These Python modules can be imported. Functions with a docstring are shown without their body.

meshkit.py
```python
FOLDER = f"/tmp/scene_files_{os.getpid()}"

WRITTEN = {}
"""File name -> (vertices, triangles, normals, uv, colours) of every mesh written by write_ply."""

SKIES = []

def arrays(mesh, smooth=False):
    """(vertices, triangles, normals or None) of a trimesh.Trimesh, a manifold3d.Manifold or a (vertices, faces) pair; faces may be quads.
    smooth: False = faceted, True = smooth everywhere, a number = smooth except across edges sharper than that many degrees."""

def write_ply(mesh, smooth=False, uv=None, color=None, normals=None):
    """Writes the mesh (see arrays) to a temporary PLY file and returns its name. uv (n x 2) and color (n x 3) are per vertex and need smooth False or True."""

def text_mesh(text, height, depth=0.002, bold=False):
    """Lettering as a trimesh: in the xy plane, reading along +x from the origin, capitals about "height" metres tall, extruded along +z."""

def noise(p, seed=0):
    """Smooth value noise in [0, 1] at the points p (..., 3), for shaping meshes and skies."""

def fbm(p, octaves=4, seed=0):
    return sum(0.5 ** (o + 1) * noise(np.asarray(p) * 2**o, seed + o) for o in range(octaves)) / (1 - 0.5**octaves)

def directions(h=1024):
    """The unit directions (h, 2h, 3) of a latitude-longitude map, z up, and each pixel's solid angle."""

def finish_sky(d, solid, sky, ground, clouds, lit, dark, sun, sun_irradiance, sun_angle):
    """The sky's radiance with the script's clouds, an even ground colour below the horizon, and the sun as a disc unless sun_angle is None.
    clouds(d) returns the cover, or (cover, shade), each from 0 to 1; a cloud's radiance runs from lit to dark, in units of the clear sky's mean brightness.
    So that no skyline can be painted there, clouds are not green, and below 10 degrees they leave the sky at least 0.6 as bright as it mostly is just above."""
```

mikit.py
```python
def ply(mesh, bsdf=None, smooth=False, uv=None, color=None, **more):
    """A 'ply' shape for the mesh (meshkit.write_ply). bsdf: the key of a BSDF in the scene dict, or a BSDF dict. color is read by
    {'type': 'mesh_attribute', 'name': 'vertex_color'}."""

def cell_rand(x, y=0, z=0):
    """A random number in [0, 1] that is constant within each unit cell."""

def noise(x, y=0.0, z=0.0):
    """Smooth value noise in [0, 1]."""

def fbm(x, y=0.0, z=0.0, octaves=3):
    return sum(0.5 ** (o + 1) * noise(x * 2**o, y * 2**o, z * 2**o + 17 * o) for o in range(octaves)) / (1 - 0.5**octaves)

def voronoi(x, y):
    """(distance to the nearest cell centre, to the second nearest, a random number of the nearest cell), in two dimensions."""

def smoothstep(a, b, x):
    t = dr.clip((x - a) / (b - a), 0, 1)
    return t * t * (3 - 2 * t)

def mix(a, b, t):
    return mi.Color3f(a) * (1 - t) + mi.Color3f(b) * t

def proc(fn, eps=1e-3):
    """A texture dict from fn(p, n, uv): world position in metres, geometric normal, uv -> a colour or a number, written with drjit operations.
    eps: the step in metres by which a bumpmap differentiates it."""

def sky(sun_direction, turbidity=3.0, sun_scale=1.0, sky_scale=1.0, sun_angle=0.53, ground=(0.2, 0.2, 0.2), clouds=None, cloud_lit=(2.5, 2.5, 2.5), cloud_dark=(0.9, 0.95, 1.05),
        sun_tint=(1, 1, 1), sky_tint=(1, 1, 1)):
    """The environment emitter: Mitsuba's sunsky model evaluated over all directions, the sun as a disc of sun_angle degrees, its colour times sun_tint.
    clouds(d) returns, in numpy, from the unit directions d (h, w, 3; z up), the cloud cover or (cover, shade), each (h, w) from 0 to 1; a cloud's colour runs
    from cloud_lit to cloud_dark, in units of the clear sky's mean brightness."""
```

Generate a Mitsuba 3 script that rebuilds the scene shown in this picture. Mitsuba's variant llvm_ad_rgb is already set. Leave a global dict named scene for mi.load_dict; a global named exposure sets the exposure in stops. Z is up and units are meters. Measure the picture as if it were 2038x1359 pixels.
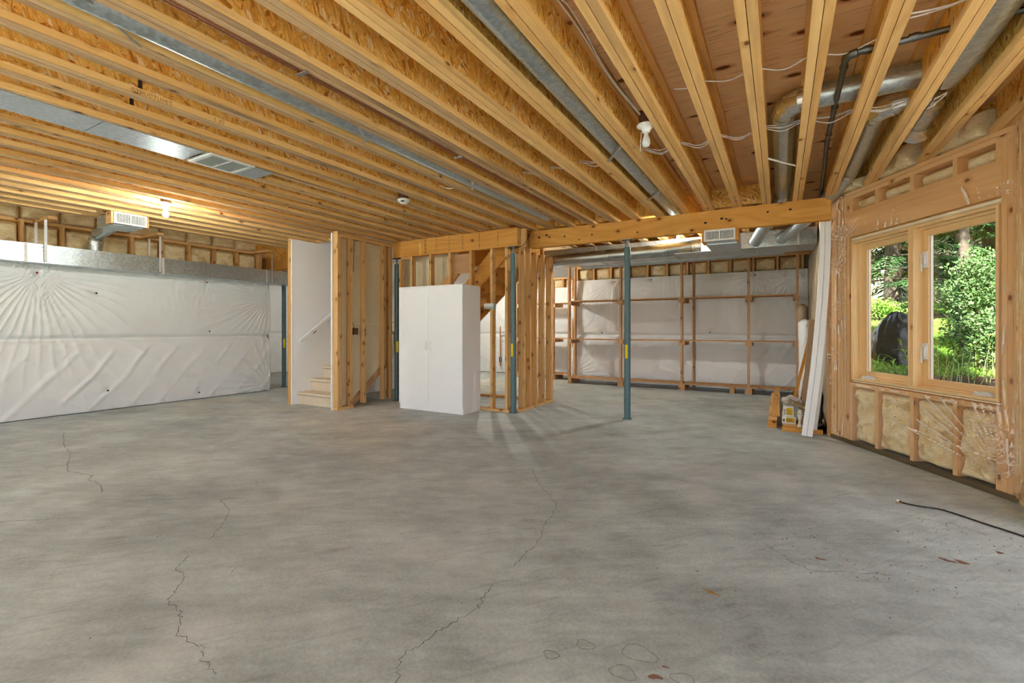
import math, random
import numpy as np, trimesh, drjit as dr, mitsuba as mi, mikit, meshkit
from mikit import noise, fbm, voronoi, cell_rand, smoothstep, mix, proc
from shapely.geometry import box as sbox, Polygon
T = mi.ScalarTransform4f
RNG = random.Random(7)
NP = np.random.RandomState(11)
scene, labels = {}, {}

# ------------------------------------------------------------------ camera, sky, exposure
W_, H_ = 2038, 1359
FPX, CYP = 927.3, 652.7
YAW = math.radians(29.9)
FW = np.array([-math.sin(YAW), math.cos(YAW), 0.0])
scene['camera'] = {'type': 'perspective', 'fov': math.degrees(2 * math.atan(W_ / 2 / FPX)), 'fov_axis': 'x', 'near_clip': 0.05, 'far_clip': 300.0,
                   'principal_point_offset_y': -(CYP - H_ / 2) / H_,
                   'to_world': T().look_at(origin=[0, 0, 1.2], target=[float(FW[0]), float(FW[1]), 1.2], up=[0, 0, 1])}
exposure = 2.95


def clouds(d):
    c = meshkit.fbm(d * 2.2 + 5, 4)
    return np.clip(0.80 + 0.5 * (c - 0.5), 0, 1), np.clip((c - 0.42) * 1.6, 0, 1)


SUN = np.array([-0.04, -0.80, 0.66])
scene['sky'] = mikit.sky(SUN, turbidity=3.5, sun_scale=2.4, sky_scale=2.2, sky_tint=(0.84, 1.0, 1.2), sun_tint=(0.82, 1.0, 1.16), ground=(0.12, 0.16, 0.08), clouds=clouds, cloud_lit=(1.7, 1.7, 1.7), cloud_dark=(1.0, 1.03, 1.08), sun_angle=3.0)
BULB_RAD = 1.0

# ------------------------------------------------------------------ materials


def two(d):
    return {'type': 'twosided', 'bsdf': d}


def rgb(*c):
    return {'type': 'rgb', 'value': list(c)}


def wood_fn(light, dark, knot, knot_share=0.75, grain=55.0, stain=0.0, spread=0.5):
    def fn(p, n, uv):
        u, v = uv.x, uv.y
        pid = dr.floor(u / 50)
        r = cell_rand(pid, 3)
        warp = noise(u * 0.9, v * 7, pid * 1.37)
        g = noise(u * 1.6, v * grain + warp * 9, pid)
        f = noise(u * 16, v * 430, pid)
        t = dr.clip(0.62 * g + 0.28 * f + spread * (r - 0.5) + 0.02, 0, 1)
        c = mix(light, dark, t)
        a, b, k = voronoi(u * 6.5 + pid * 3.1, v * 9.5 + 0.37)
        halo = smoothstep(0.42, 0.16, a) * dr.select(k > knot_share, 1.0, 0.0)
        c = mix(c, mix(dark, knot, 0.4), halo * 0.55)
        c = mix(c, knot, smoothstep(0.16, 0.09, a) * dr.select(k > knot_share, 1.0, 0.0))
        if stain:
            s = smoothstep(0.52, 0.78, fbm(u * 1.1 + pid, v * 9, 3.3))
            c = mix(c, (0.20, 0.13, 0.085), s * stain)
        return c
    return fn


def osb_fn(p, n, uv):
    u, v = uv.x, uv.y
    a1, b1, k1 = voronoi(u * 70 + v * 21, v * 17)
    a2, b2, k2 = voronoi(u * 52 - v * 34 + 9.5, v * 20 + 3.1)
    a3, b3, k3 = voronoi(u * 26 + 4.5, v * 64 + u * 30)
    s = noise(u * 19, v * 15, 8.0)
    k = dr.select(s > 0.55, k1, dr.select(s > 0.40, k2, k3))
    e = dr.select(s > 0.55, b1 - a1, dr.select(s > 0.40, b2 - a2, b3 - a3))
    c = mix((0.74, 0.40, 0.075), (0.88, 0.58, 0.17), smoothstep(0.1, 0.75, k))
    c = mix(c, (0.92, 0.74, 0.44), smoothstep(0.86, 0.94, k))
    c = mix(c, (0.50, 0.21, 0.035), smoothstep(0.10, 0.04, k))
    c = c * (0.80 + 0.20 * smoothstep(0.0, 0.22, e))
    fib = noise(u * 230 + v * 60, v * 34, 2.0)
    return c * (0.84 + 0.28 * fib)


def ply_fn(p, n, uv):
    x, y = uv.x, uv.y
    g = noise(x * 1.5, y * 32 + 5 * noise(x * 0.7, y * 3), 1.0)
    f = noise(x * 7, y * 150, 2.0)
    c = mix((0.85, 0.64, 0.39), (0.74, 0.51, 0.275), dr.clip(0.6 * g + 0.3 * f + 0.3 * (noise(x * 0.6, y * 2.5, 5.0) - 0.5), 0, 1))
    a, b, k = voronoi(x * 3.0, y * 6.0)
    on = dr.select(k > 0.66, 1.0, 0.0)
    c = mix(c, (0.40, 0.17, 0.06), smoothstep(0.30, 0.15, a) * on * 0.6)
    c = mix(c, (0.17, 0.055, 0.02), smoothstep(0.155, 0.11, a) * on)
    s = smoothstep(0.74, 0.84, noise(x * 7, y * 80, 9.0)) * 0.30
    return mix(c, (0.28, 0.14, 0.06), s)


def concrete_fn(p, n, uv):
    x, y = p.x, p.y
    big = fbm(x * 0.42 + 3, y * 0.42, 0.3, 4)
    swirl = noise(x * 0.8, y * 0.8, 4.0)
    st = noise(x * 1.6 + y * 0.9 + swirl * 3, y * 8 - x * 4.5 + swirl * 5, 2.0)
    st2 = noise(x * 5 + y * 3, y * 34 - x * 19 + swirl * 7, 6.0)
    sp = noise(x * 120, y * 120, 1.0)
    mid = fbm(x * 3.1, y * 3.1, 7.0, 3)
    fine = fbm(x * 11 + 1, y * 15 - x * 4, 3.0, 3)
    t = 0.375 + 0.26 * (big - 0.5) + 0.05 * (st - 0.5) + 0.05 * (st2 - 0.5) + 0.07 * (sp - 0.5) + 0.15 * (mid - 0.5) + 0.10 * (fine - 0.5)
    c = mi.Color3f(t) * mi.Color3f(0.89, 1.0, 1.01)
    tan = smoothstep(0.42, 0.9, fbm(x * 0.5 + 11, y * 0.5 + 4, 2.0, 3))
    c = mix(c, mi.Color3f(t) * mi.Color3f(1.00, 0.99, 0.88), tan)
    blot = smoothstep(0.56, 0.80, fbm(x * 1.1 + 2, y * 1.3 + 8, 5.0, 4))
    c = c * (1 - 0.17 * blot)
    white = smoothstep(0.60, 0.86, fbm(x * 2.0 + 5, y * 2.0 + 1, 9.0, 4))
    c = mix(c, (0.50, 0.52, 0.52), white * 0.32)
    scr = smoothstep(0.80, 0.86, noise(x * 3.2 + y * 2.1, y * 46 - x * 60, 12.0))
    c = c * (1 - 0.10 * scr)
    return c


def batt_fn(p, n, uv):
    f = fbm(p.x * 14, p.y * 14, p.z * 14, 4)
    g = noise(p.x * 60, p.y * 60, p.z * 110)
    c = mix((0.74, 0.56, 0.28), (0.90, 0.80, 0.56), dr.clip(1.7 * f - 0.35, 0, 1))
    c = mix(c, (0.46, 0.30, 0.11), smoothstep(0.62, 0.72, fbm(p.x * 6 + 3, p.y * 6, p.z * 6, 3)) * 0.6)
    return c * (0.82 + 0.26 * g)


def galv_fn(p, n, uv):
    a, b, k = voronoi(uv.x * 55, uv.y * 55)
    return mi.Color3f(0.54, 0.61, 0.645) * (0.80 + 0.28 * k + 0.12 * noise(uv.x * 6, uv.y * 6))


def galv_rough(p, n, uv):
    a, b, k = voronoi(uv.x * 55, uv.y * 55)
    return 0.26 + 0.20 * k


def paper_fn(p, n, uv):
    g = noise(p.x * 40, p.y * 40, p.z * 7)
    f = fbm(p.x * 1.7, p.y * 1.7, p.z * 1.7, 3)
    return mix((0.62, 0.535, 0.36), (0.70, 0.62, 0.45), dr.clip(0.5 * g + 0.8 * (f - 0.2), 0, 1))


def carpet_fn(p, n, uv):
    return mi.Color3f(0.70, 0.60, 0.47) * (0.78 + 0.40 * noise(p.x * 260, p.y * 260, p.z * 260)) * (0.92 + 0.16 * noise(p.x * 30, p.y * 30, p.z * 30))


def leaf_fn(a, b):
    def fn(p, n, uv):
        return mix(a, b, noise(p.x * 23, p.y * 23, p.z * 23)) * (0.75 + 0.5 * noise(p.x * 3, p.y * 3, p.z * 3))
    return fn


def ground_fn(p, n, uv):
    d = dr.sqrt(dr.square(p.x - 2.2) + dr.square(p.y - 13.0))
    g = mix((0.10, 0.26, 0.035), (0.20, 0.42, 0.06), noise(p.x * 9, p.y * 9) * 0.6 + 0.4 * noise(p.x * 60, p.y * 60))
    m = mix((0.055, 0.04, 0.03), (0.13, 0.095, 0.07), noise(p.x * 40, p.y * 40))
    near = smoothstep(9.4, 8.6, p.y + 0.3 * noise(p.x * 2, p.y * 2))
    bed = smoothstep(11.6, 12.0, p.y + 0.5 * noise(p.x * 2, p.y * 2)) * smoothstep(17.2, 16.8, p.y)
    return mix(g, m, dr.maximum(near, bed))


def bark_fn(p, n, uv):
    return mix((0.09, 0.07, 0.055), (0.24, 0.20, 0.165), fbm(p.x * 12, p.y * 12, p.z * 3, 3))


def kraft_fn(p, n, uv):
    return mix((0.36, 0.27, 0.175), (0.55, 0.45, 0.32), fbm(p.x * 9, p.y * 9, p.z * 4, 4))


def mat(name, d):
    scene[name] = d


def diffuse(fn_or_col):
    return two({'type': 'diffuse', 'reflectance': proc(fn_or_col) if callable(fn_or_col) else rgb(*fn_or_col)})


def plastic(col, rough=0.3):
    return two({'type': 'roughplastic', 'diffuse_reflectance': proc(col) if callable(col) else rgb(*col), 'alpha': rough})


mat('m_lumber', diffuse(wood_fn((0.72, 0.46, 0.215), (0.53, 0.285, 0.10), (0.20, 0.085, 0.03), 0.70)))
mat('m_flange', diffuse(wood_fn((0.88, 0.62, 0.28), (0.70, 0.42, 0.14), (0.24, 0.10, 0.03), 0.95, 80.0, 0.5)))
mat('m_veneer', diffuse(wood_fn((0.80, 0.52, 0.23), (0.62, 0.34, 0.12), (0.22, 0.09, 0.03), 0.93, 60.0, 0.35)))
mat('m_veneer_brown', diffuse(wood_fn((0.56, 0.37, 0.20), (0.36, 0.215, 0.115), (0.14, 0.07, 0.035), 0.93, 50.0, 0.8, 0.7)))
mat('m_beam', diffuse(wood_fn((0.70, 0.37, 0.105), (0.52, 0.225, 0.05), (0.14, 0.05, 0.02), 0.88, 34.0, 0.0, 0.2)))
mat('m_baywood', diffuse(wood_fn((0.80, 0.52, 0.275), (0.66, 0.38, 0.17), (0.26, 0.11, 0.045), 0.88, 40.0, 0.0, 0.35)))
mat('m_sash', plastic(wood_fn((0.90, 0.64, 0.33), (0.82, 0.52, 0.23), (0.5, 0.25, 0.1), 0.99, 60.0, 0.0, 0.15), 0.25))
mat('m_shelf', diffuse(wood_fn((0.58, 0.36, 0.20), (0.40, 0.215, 0.11), (0.16, 0.07, 0.03), 0.80, 45.0, 0.0, 0.4)))
mat('m_darkwood', diffuse(wood_fn((0.16, 0.125, 0.075), (0.075, 0.058, 0.036), (0.03, 0.02, 0.012), 0.9)))
mat('m_osb', diffuse(osb_fn))
mat('m_ply', diffuse(ply_fn))
mat('m_concrete', two({'type': 'principled', 'base_color': proc(concrete_fn), 'roughness': 0.62, 'specular': 0.25}))
mat('m_foundation', diffuse((0.30, 0.30, 0.29)))
mat('m_bounce_slab', diffuse((0.58, 0.57, 0.55)))  # pale tone of the added slab that bounces daylight indoors
mat('m_batt', diffuse(batt_fn))
mat('m_foam', diffuse((0.86, 0.78, 0.58)))
mat('m_galv', two({'type': 'principled', 'base_color': proc(galv_fn), 'metallic': 0.92, 'roughness': proc(galv_rough), 'specular': 0.5}))
mat('m_bright', two({'type': 'roughconductor', 'material': 'none', 'specular_reflectance': rgb(0.82, 0.84, 0.85), 'alpha': 0.20}))
mat('m_pipe', two({'type': 'roughconductor', 'material': 'none', 'specular_reflectance': rgb(0.46, 0.49, 0.50), 'alpha': 0.20}))
mat('m_strap', two({'type': 'roughconductor', 'material': 'none', 'specular_reflectance': rgb(0.78, 0.78, 0.78), 'alpha': 0.4}))
mat('m_paper', diffuse(paper_fn))
mat('m_kraft', plastic(kraft_fn, 0.25))
mat('m_carpet', diffuse(carpet_fn))
mat('m_drywall', diffuse((0.87, 0.88, 0.90)))
mat('m_blanket', plastic((0.86, 0.88, 0.90), 0.28))
mat('m_white', plastic((0.87, 0.88, 0.91), 0.18))
mat('m_offwhite', plastic((0.74, 0.74, 0.71), 0.25))
mat('m_greybox', plastic((0.42, 0.46, 0.43), 0.3))
mat('m_register', plastic((0.82, 0.82, 0.80), 0.25))
mat('m_backing', diffuse((0.20, 0.225, 0.24)))
mat('m_dark', diffuse((0.02, 0.02, 0.022)))
mat('m_brownbox', plastic((0.085, 0.035, 0.022), 0.25))
mat('m_post', plastic((0.075, 0.150, 0.175), 0.22))
mat('m_yellow', diffuse((0.80, 0.60, 0.03)))
mat('m_red', diffuse((0.25, 0.03, 0.02)))
mat('m_cable', plastic((0.80, 0.80, 0.80), 0.2))
mat('m_blackplastic', plastic((0.018, 0.018, 0.02), 0.2))
mat('m_iron', two({'type': 'roughconductor', 'material': 'none', 'specular_reflectance': rgb(0.20, 0.22, 0.23), 'alpha': 0.25}))
mat('m_copper', two({'type': 'roughconductor', 'material': 'none', 'specular_reflectance': rgb(0.50, 0.23, 0.12), 'alpha': 0.25}))
mat('m_steel', two({'type': 'roughconductor', 'material': 'none', 'specular_reflectance': rgb(0.55, 0.56, 0.57), 'alpha': 0.3}))
mat('m_glass', {'type': 'thindielectric', 'int_ior': 1.5})
mat('m_film', {'type': 'thindielectric', 'int_ior': 1.45})
mat('m_crease_glint', plastic((0.80, 0.68, 0.55), 0.10))  # pale tone stands in for glints along the film creases
mat('m_porcelain', plastic((0.85, 0.85, 0.83), 0.1))
mat('m_bulbglass', plastic((0.62, 0.66, 0.70), 0.08))
mat('m_cardboard', diffuse((0.42, 0.30, 0.19)))
mat('m_brownwrap', plastic((0.22, 0.15, 0.06), 0.2))
mat('m_crumple', diffuse((0.52, 0.48, 0.44)))
mat('m_darkroll', diffuse((0.07, 0.065, 0.06)))
mat('m_bluegrey', plastic((0.10, 0.12, 0.15), 0.3))
mat('m_label', diffuse((0.66, 0.46, 0.05)))
mat('m_ink', diffuse((0.05, 0.04, 0.035)))
mat('m_mark', diffuse((0.34, 0.17, 0.05)))
mat('m_crack', diffuse((0.09, 0.085, 0.08)))
mat('m_ringstain', diffuse((0.24, 0.235, 0.22)))
mat('m_spill', diffuse((0.20, 0.12, 0.09)))
mat('m_tarp', plastic((0.022, 0.024, 0.03), 0.18))
mat('m_ground', diffuse(ground_fn))
mat('m_bark', diffuse(bark_fn))
mat('m_siding', diffuse((0.60, 0.55, 0.40)))
mat('m_leaf', two({'type': 'diffuse', 'reflectance': proc(leaf_fn((0.085, 0.20, 0.06), (0.26, 0.42, 0.18)))}))
mat('m_conifer', two({'type': 'diffuse', 'reflectance': proc(leaf_fn((0.035, 0.085, 0.035), (0.10, 0.20, 0.07)))}))
mat('m_fresh', two({'type': 'diffuse', 'reflectance': proc(leaf_fn((0.16, 0.38, 0.05), (0.42, 0.66, 0.13)))}))
mat('m_stem', diffuse((0.36, 0.42, 0.18)))

# ------------------------------------------------------------------ geometry helpers


class MB:
    def __init__(self):
        self.v, self.f, self.uv, self.n = [], [], [], 0

    def add(self, v, f, uv=None):
        v = np.asarray(v, float)
        f = np.asarray(f, int)
        if f.ndim == 2 and f.shape[1] == 4:
            f = np.vstack([f[:, [0, 1, 2]], f[:, [0, 2, 3]]])
        self.v.append(v)
        self.f.append(f + self.n)
        self.uv.append(np.zeros((len(v), 2)) if uv is None else np.asarray(uv, float))
        self.n += len(v)
        return self

    def mesh(self):
        return np.vstack(self.v), np.vstack(self.f), np.vstack(self.uv)


PIECE = [0]


def box(lo, hi, fr=None, mb=None, axis=None, bevel=0.0, jit=0.0):
    """A box lo..hi (in frame fr) with grain uv along its longest axis; every box is a piece of wood of its own."""
    mb = mb or MB()
    lo, hi = np.minimum(lo, hi).astype(float), np.maximum(lo, hi).astype(float)
    L = hi - lo
    ax = int(np.argmax(L)) if axis is None else axis
    PIECE[0] += 1
    pid = (PIECE[0] * 7919) % 997
    off_u, off_v = pid * 50 + 15 + RNG.random() * 15, RNG.random() * 20
    V, F, U = [], [], []
    for d in range(3):
        a, b = [k for k in range(3) if k != d]
        if a != ax and b != ax:
            ua, ub = a, b
        else:
            ua, ub = (ax, b if a == ax else a)
        for s in (0, 1):
            q = []
            for i, j in ((0, 0), (1, 0), (1, 1), (0, 1)):
                c = np.zeros(3)
                c[d] = hi[d] if s else lo[d]
                c[a] = (lo, hi)[i][a]
                c[b] = (lo, hi)[j][b]
                q.append(c)
            if (s == 1) != (d != 1):
                q = q[::-1]
            k = len(V)
            for c in q:
                V.append(c)
                U.append((off_u + (c[ua] - lo[ua]), off_v + (c[ub] - lo[ub]) + d * 1.7 + s * 0.5))
            F += [[k, k + 1, k + 2], [k, k + 2, k + 3]]
    V = np.array(V)
    if fr is not None:
        V = fr(V)
    return mb.add(V, F, U)


def frame(o, ux, uy, uz=(0, 0, 1)):
    o, M = np.array(o, float), np.array([ux, uy, uz], float)
    return lambda V: o + np.asarray(V) @ M


def bar(p0, p1, w, t, up=(0, 0, 1), mb=None):
    """A rectangular bar from p0 to p1: width w across up, thickness t along up."""
    p0, p1 = np.array(p0, float), np.array(p1, float)
    d = p1 - p0
    L = np.linalg.norm(d)
    d /= L
    s = np.cross(d, up)
    s /= np.linalg.norm(s)
    u = np.cross(s, d)
    return box((0, -w / 2, -t / 2), (L, w / 2, t / 2), frame(p0, d, s, u), mb, axis=0)


def tube(pts, r, sides=12, mb=None, caps=True, closed=False):
    mb = mb or MB()
    p = np.array(pts, float)
    n = len(p)
    r = np.broadcast_to(r, (n,)).astype(float)
    t = np.gradient(p, axis=0)
    t /= np.linalg.norm(t, axis=1, keepdims=True) + 1e-12
    a = np.cross(t[0], (0, 0, 1.0) if abs(t[0][2]) < 0.9 else (1.0, 0, 0))
    A = []
    for k in range(n):
        a = a - t[k] * (a @ t[k])
        a /= np.linalg.norm(a)
        A.append(a)
    A = np.array(A)
    B = np.cross(t, A)
    ang = np.linspace(0, 2 * np.pi, sides + 1)
    v = p[:, None] + r[:, None, None] * (np.cos(ang)[None, :, None] * A[:, None] + np.sin(ang)[None, :, None] * B[:, None])
    ln = np.concatenate([[0], np.cumsum(np.linalg.norm(np.diff(p, axis=0), axis=1))])
    uv = np.stack(np.broadcast_arrays(ln[:, None] + 0 * ang, ang[None] * r.mean() + 0 * ln[:, None]), -1).reshape(-1, 2)
    i, j = np.meshgrid(np.arange(n - 1), np.arange(sides), indexing='ij')
    m = sides + 1
    q = np.stack([i * m + j, i * m + j + 1, (i + 1) * m + j + 1, (i + 1) * m + j], -1).reshape(-1, 4)
    mb.add(v.reshape(-1, 3), q, uv)
    if caps:
        for k, fl in ((0, True), (n - 1, False)):
            ring = v[k][:sides]
            vv = np.vstack([ring, p[k][None]])
            f = [[x, (x + 1) % sides, sides] for x in range(sides)]
            if fl:
                f = [x[::-1] for x in f]
            mb.add(vv, f, vv[:, :2])
    return mb


def spline(pts, n=8):
    """Catmull-Rom through the points."""
    p = np.array(pts, float)
    p = np.vstack([2 * p[0] - p[1], p, 2 * p[-1] - p[-2]])
    out = []
    for k in range(1, len(p) - 2):
        for s in np.linspace(0, 1, n, endpoint=False):
            a, b, c, d = p[k - 1:k + 3]
            out.append(0.5 * ((2 * b) + (-a + c) * s + (2 * a - 5 * b + 4 * c - d) * s * s + (-a + 3 * b - 3 * c + d) * s ** 3))
    out.append(p[-2])
    return np.array(out)


def lathe(profile, c=(0, 0, 0), sides=24, axis=2, mb=None):
    mb = mb or MB()
    pr = np.array(profile, float)
    ang = np.linspace(0, 2 * np.pi, sides + 1)
    v = np.stack([pr[:, None, 0] * np.cos(ang), pr[:, None, 0] * np.sin(ang), pr[:, None, 1] + 0 * ang], -1)
    if axis == 0:
        v = v[..., [2, 0, 1]]
    if axis == 1:
        v = v[..., [1, 2, 0]]
    i, j = np.meshgrid(np.arange(len(pr) - 1), np.arange(sides), indexing='ij')
    m = sides + 1
    q = np.stack([i * m + j, i * m + j + 1, (i + 1) * m + j + 1, (i + 1) * m + j], -1).reshape(-1, 4)
    return mb.add(v.reshape(-1, 3) + np.array(c), q, v.reshape(-1, 3)[:, :2])


def grid(fn, nu, nv, mb=None, hole=None):
    """fn(u (n), v (n)) -> points; u, v in 0..1."""
    mb = mb or MB()
    u, v = np.meshgrid(np.linspace(0, 1, nu + 1), np.linspace(0, 1, nv + 1), indexing='ij')
    P = fn(u.ravel(), v.ravel())
    i, j = np.meshgrid(np.arange(nu), np.arange(nv), indexing='ij')
    m = nv + 1
    q = np.stack([i * m + j, (i + 1) * m + j, (i + 1) * m + j + 1, i * m + j + 1], -1).reshape(-1, 4)
    if hole is not None:
        uc, vc = (i.ravel() + 0.5) / nu, (j.ravel() + 0.5) / nv
        q = q[~hole(uc, vc)]
    return mb.add(P, q, np.stack([u.ravel(), v.ravel()], -1))


def lumpy(w, h, d, fr, seed=0, n=(14, 14), amp=0.02, pillow=0.03, cell=9.0):
    """A soft batt: w x h front with a pillowed, lumpy face at local y = d, falling back to y = 0 round its edge."""
    def fn(u, v):
        e = np.minimum(np.minimum(u, 1 - u) * w, np.minimum(v, 1 - v) * h)
        rise = np.clip(e / 0.035, 0, 1) ** 0.5
        nz = meshkit.fbm(np.stack([u * w * cell, v * h * cell, 0 * u + seed * 3.3], -1), 3, seed) - 0.5
        y = d * rise + rise * (pillow * (np.clip(e / (0.5 * min(w, h)), 0, 1)) + amp * 2 * nz)
        return fr(np.stack([u * w, y, v * h], -1))
    return grid(fn, *n)


def poly(pts, z0, z1, fr=None, mb=None):
    """Extrusion of a polygon in the local xy plane from z0 to z1 (flat shaded, planar uv)."""
    m = trimesh.creation.extrude_polygon(Polygon(pts), z1 - z0, engine='earcut')
    V = np.array(m.vertices)[m.faces.ravel()]
    V[:, 2] += z0
    uv = V[:, :2].copy()
    if fr is not None:
        V = fr(V)
    return (mb or MB()).add(V, np.arange(len(V)).reshape(-1, 3), uv)


def uniq(name):
    if name not in USED:
        USED[name] = 0
        return name
    USED[name] += 1
    return f'{name}_{USED[name]:03d}'


USED = {}


def thing(name, label=None, cat=None, group=None, kind=None):
    k = uniq(name)
    tag(k, label, cat, group, kind)
    return k


def tag(k, label=None, cat=None, group=None, kind=None):
    d = labels.setdefault(k, {})
    for a, b in (('label', label), ('category', cat), ('group', group), ('kind', kind)):
        if b:
            d[a] = b


def obj(name, mb, bsdf, parent=None, smooth=False, label=None, kind=None, **more):
    k = uniq(parent + '__' + name if parent else name)
    v, f, uv = mb.mesh()
    s = mikit.ply((v, f), bsdf, smooth=smooth, uv=uv, **more)
    scene[k] = s
    if label or kind:
        tag(k, label, None, None, kind)
    return k


def solid(name, mb, bsdf, label, cat, group=None, smooth=False, kind=None, **more):
    k = obj(name, mb, bsdf, None, smooth, **more)
    tag(k, label, cat, group, kind)
    return k


def structure(name, label=None):
    return thing(name, label, None, None, 'structure')


# ------------------------------------------------------------------ the setting
ZC, ZS = 2.610, 2.912                      # underside of the joists, underside of the subfloor
XL, XR, YF, YB = -8.50, 1.42, -3.0, 9.98
BA = np.array([0.492, 6.19])
BANG = math.radians(28.7)
BU = np.array([math.sin(BANG), -math.cos(BANG), 0.0])
BN = np.array([-math.cos(BANG), -math.sin(BANG), 0.0])
bay = frame((BA[0], BA[1], 0), BU, BN)      # local: s along the wall towards the camera, n into the room, z up
BAYW = 1.93
BC = BA + BAYW * BU[:2]                     # the corner by the right edge of the picture
SX0, SX1, SY0 = -6.62, -5.60, 5.11          # the stairwell


def bay_y(x):
    return BA[1] + (x - BA[0]) * BU[1] / BU[0]


# floor: slab, cracks, stains
fl = structure('floor', 'bare grey concrete slab floor with cracks and stains')
obj('slab', box((-12.3, YF - 0.3, -0.15), (2.2, 11.2, 0.0)), 'm_concrete', fl)


def strip(pts, w, z=0.0006, wig=0.012, seed=0, n=10):
    p = spline(np.array(pts, float), n)
    rs = np.random.RandomState(seed)
    p = p + rs.normal(0, wig, p.shape)
    d = np.gradient(p, axis=0)
    d /= np.linalg.norm(d, axis=1, keepdims=True) + 1e-9
    s = np.stack([-d[:, 1], d[:, 0]], 1)
    ww = w * rs.uniform(0.4, 1.0, (len(p), 1)) * 0.5
    v = np.vstack([np.c_[p + s * ww, np.full(len(p), z)], np.c_[p - s * ww, np.full(len(p), z)]])
    k = np.arange(len(p) - 1)
    return MB().add(v, np.stack([k, k + 1, k + 1 + len(p), k + len(p)], 1), v[:, :2])


def gnd(px, py):                             # measured in the photograph: where floor marks lie
    r = FW + np.array([math.cos(YAW), math.sin(YAW), 0]) * (px - 1019) / FPX + np.array([0, 0, (CYP - py) / FPX])
    return (r * (-1.2 / r[2]))[:2]


CRACKS = [([(125, 860), (128, 885), (140, 905), (136, 935), (180, 945), (175, 955), (195, 962), (205, 980)], 0.010),
          ([(440, 993), (455, 1015), (445, 1038), (415, 1075)], 0.006), ([(380, 1105), (352, 1130), (365, 1150), (337, 1195), (358, 1215), (357, 1265), (400, 1285), (405, 1310), (430, 1342)], 0.006),
          ([(1060, 935), (1075, 965), (1108, 1005), (1085, 1040), (1070, 1080), (1022, 1125)], 0.006),
          ([(983, 1163), (960, 1190), (945, 1215), (905, 1235), (875, 1255), (840, 1280), (798, 1308), (793, 1359)], 0.007),
          ([(0, 1038), (60, 1035), (120, 1032)], 0.006), ([(1520, 1080), (1600, 1130), (1690, 1138), (1780, 1145)], 0.006), ([(1700, 1005), (1800, 1025), (1900, 1045), (1965, 1065)], 0.006)]
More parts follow.
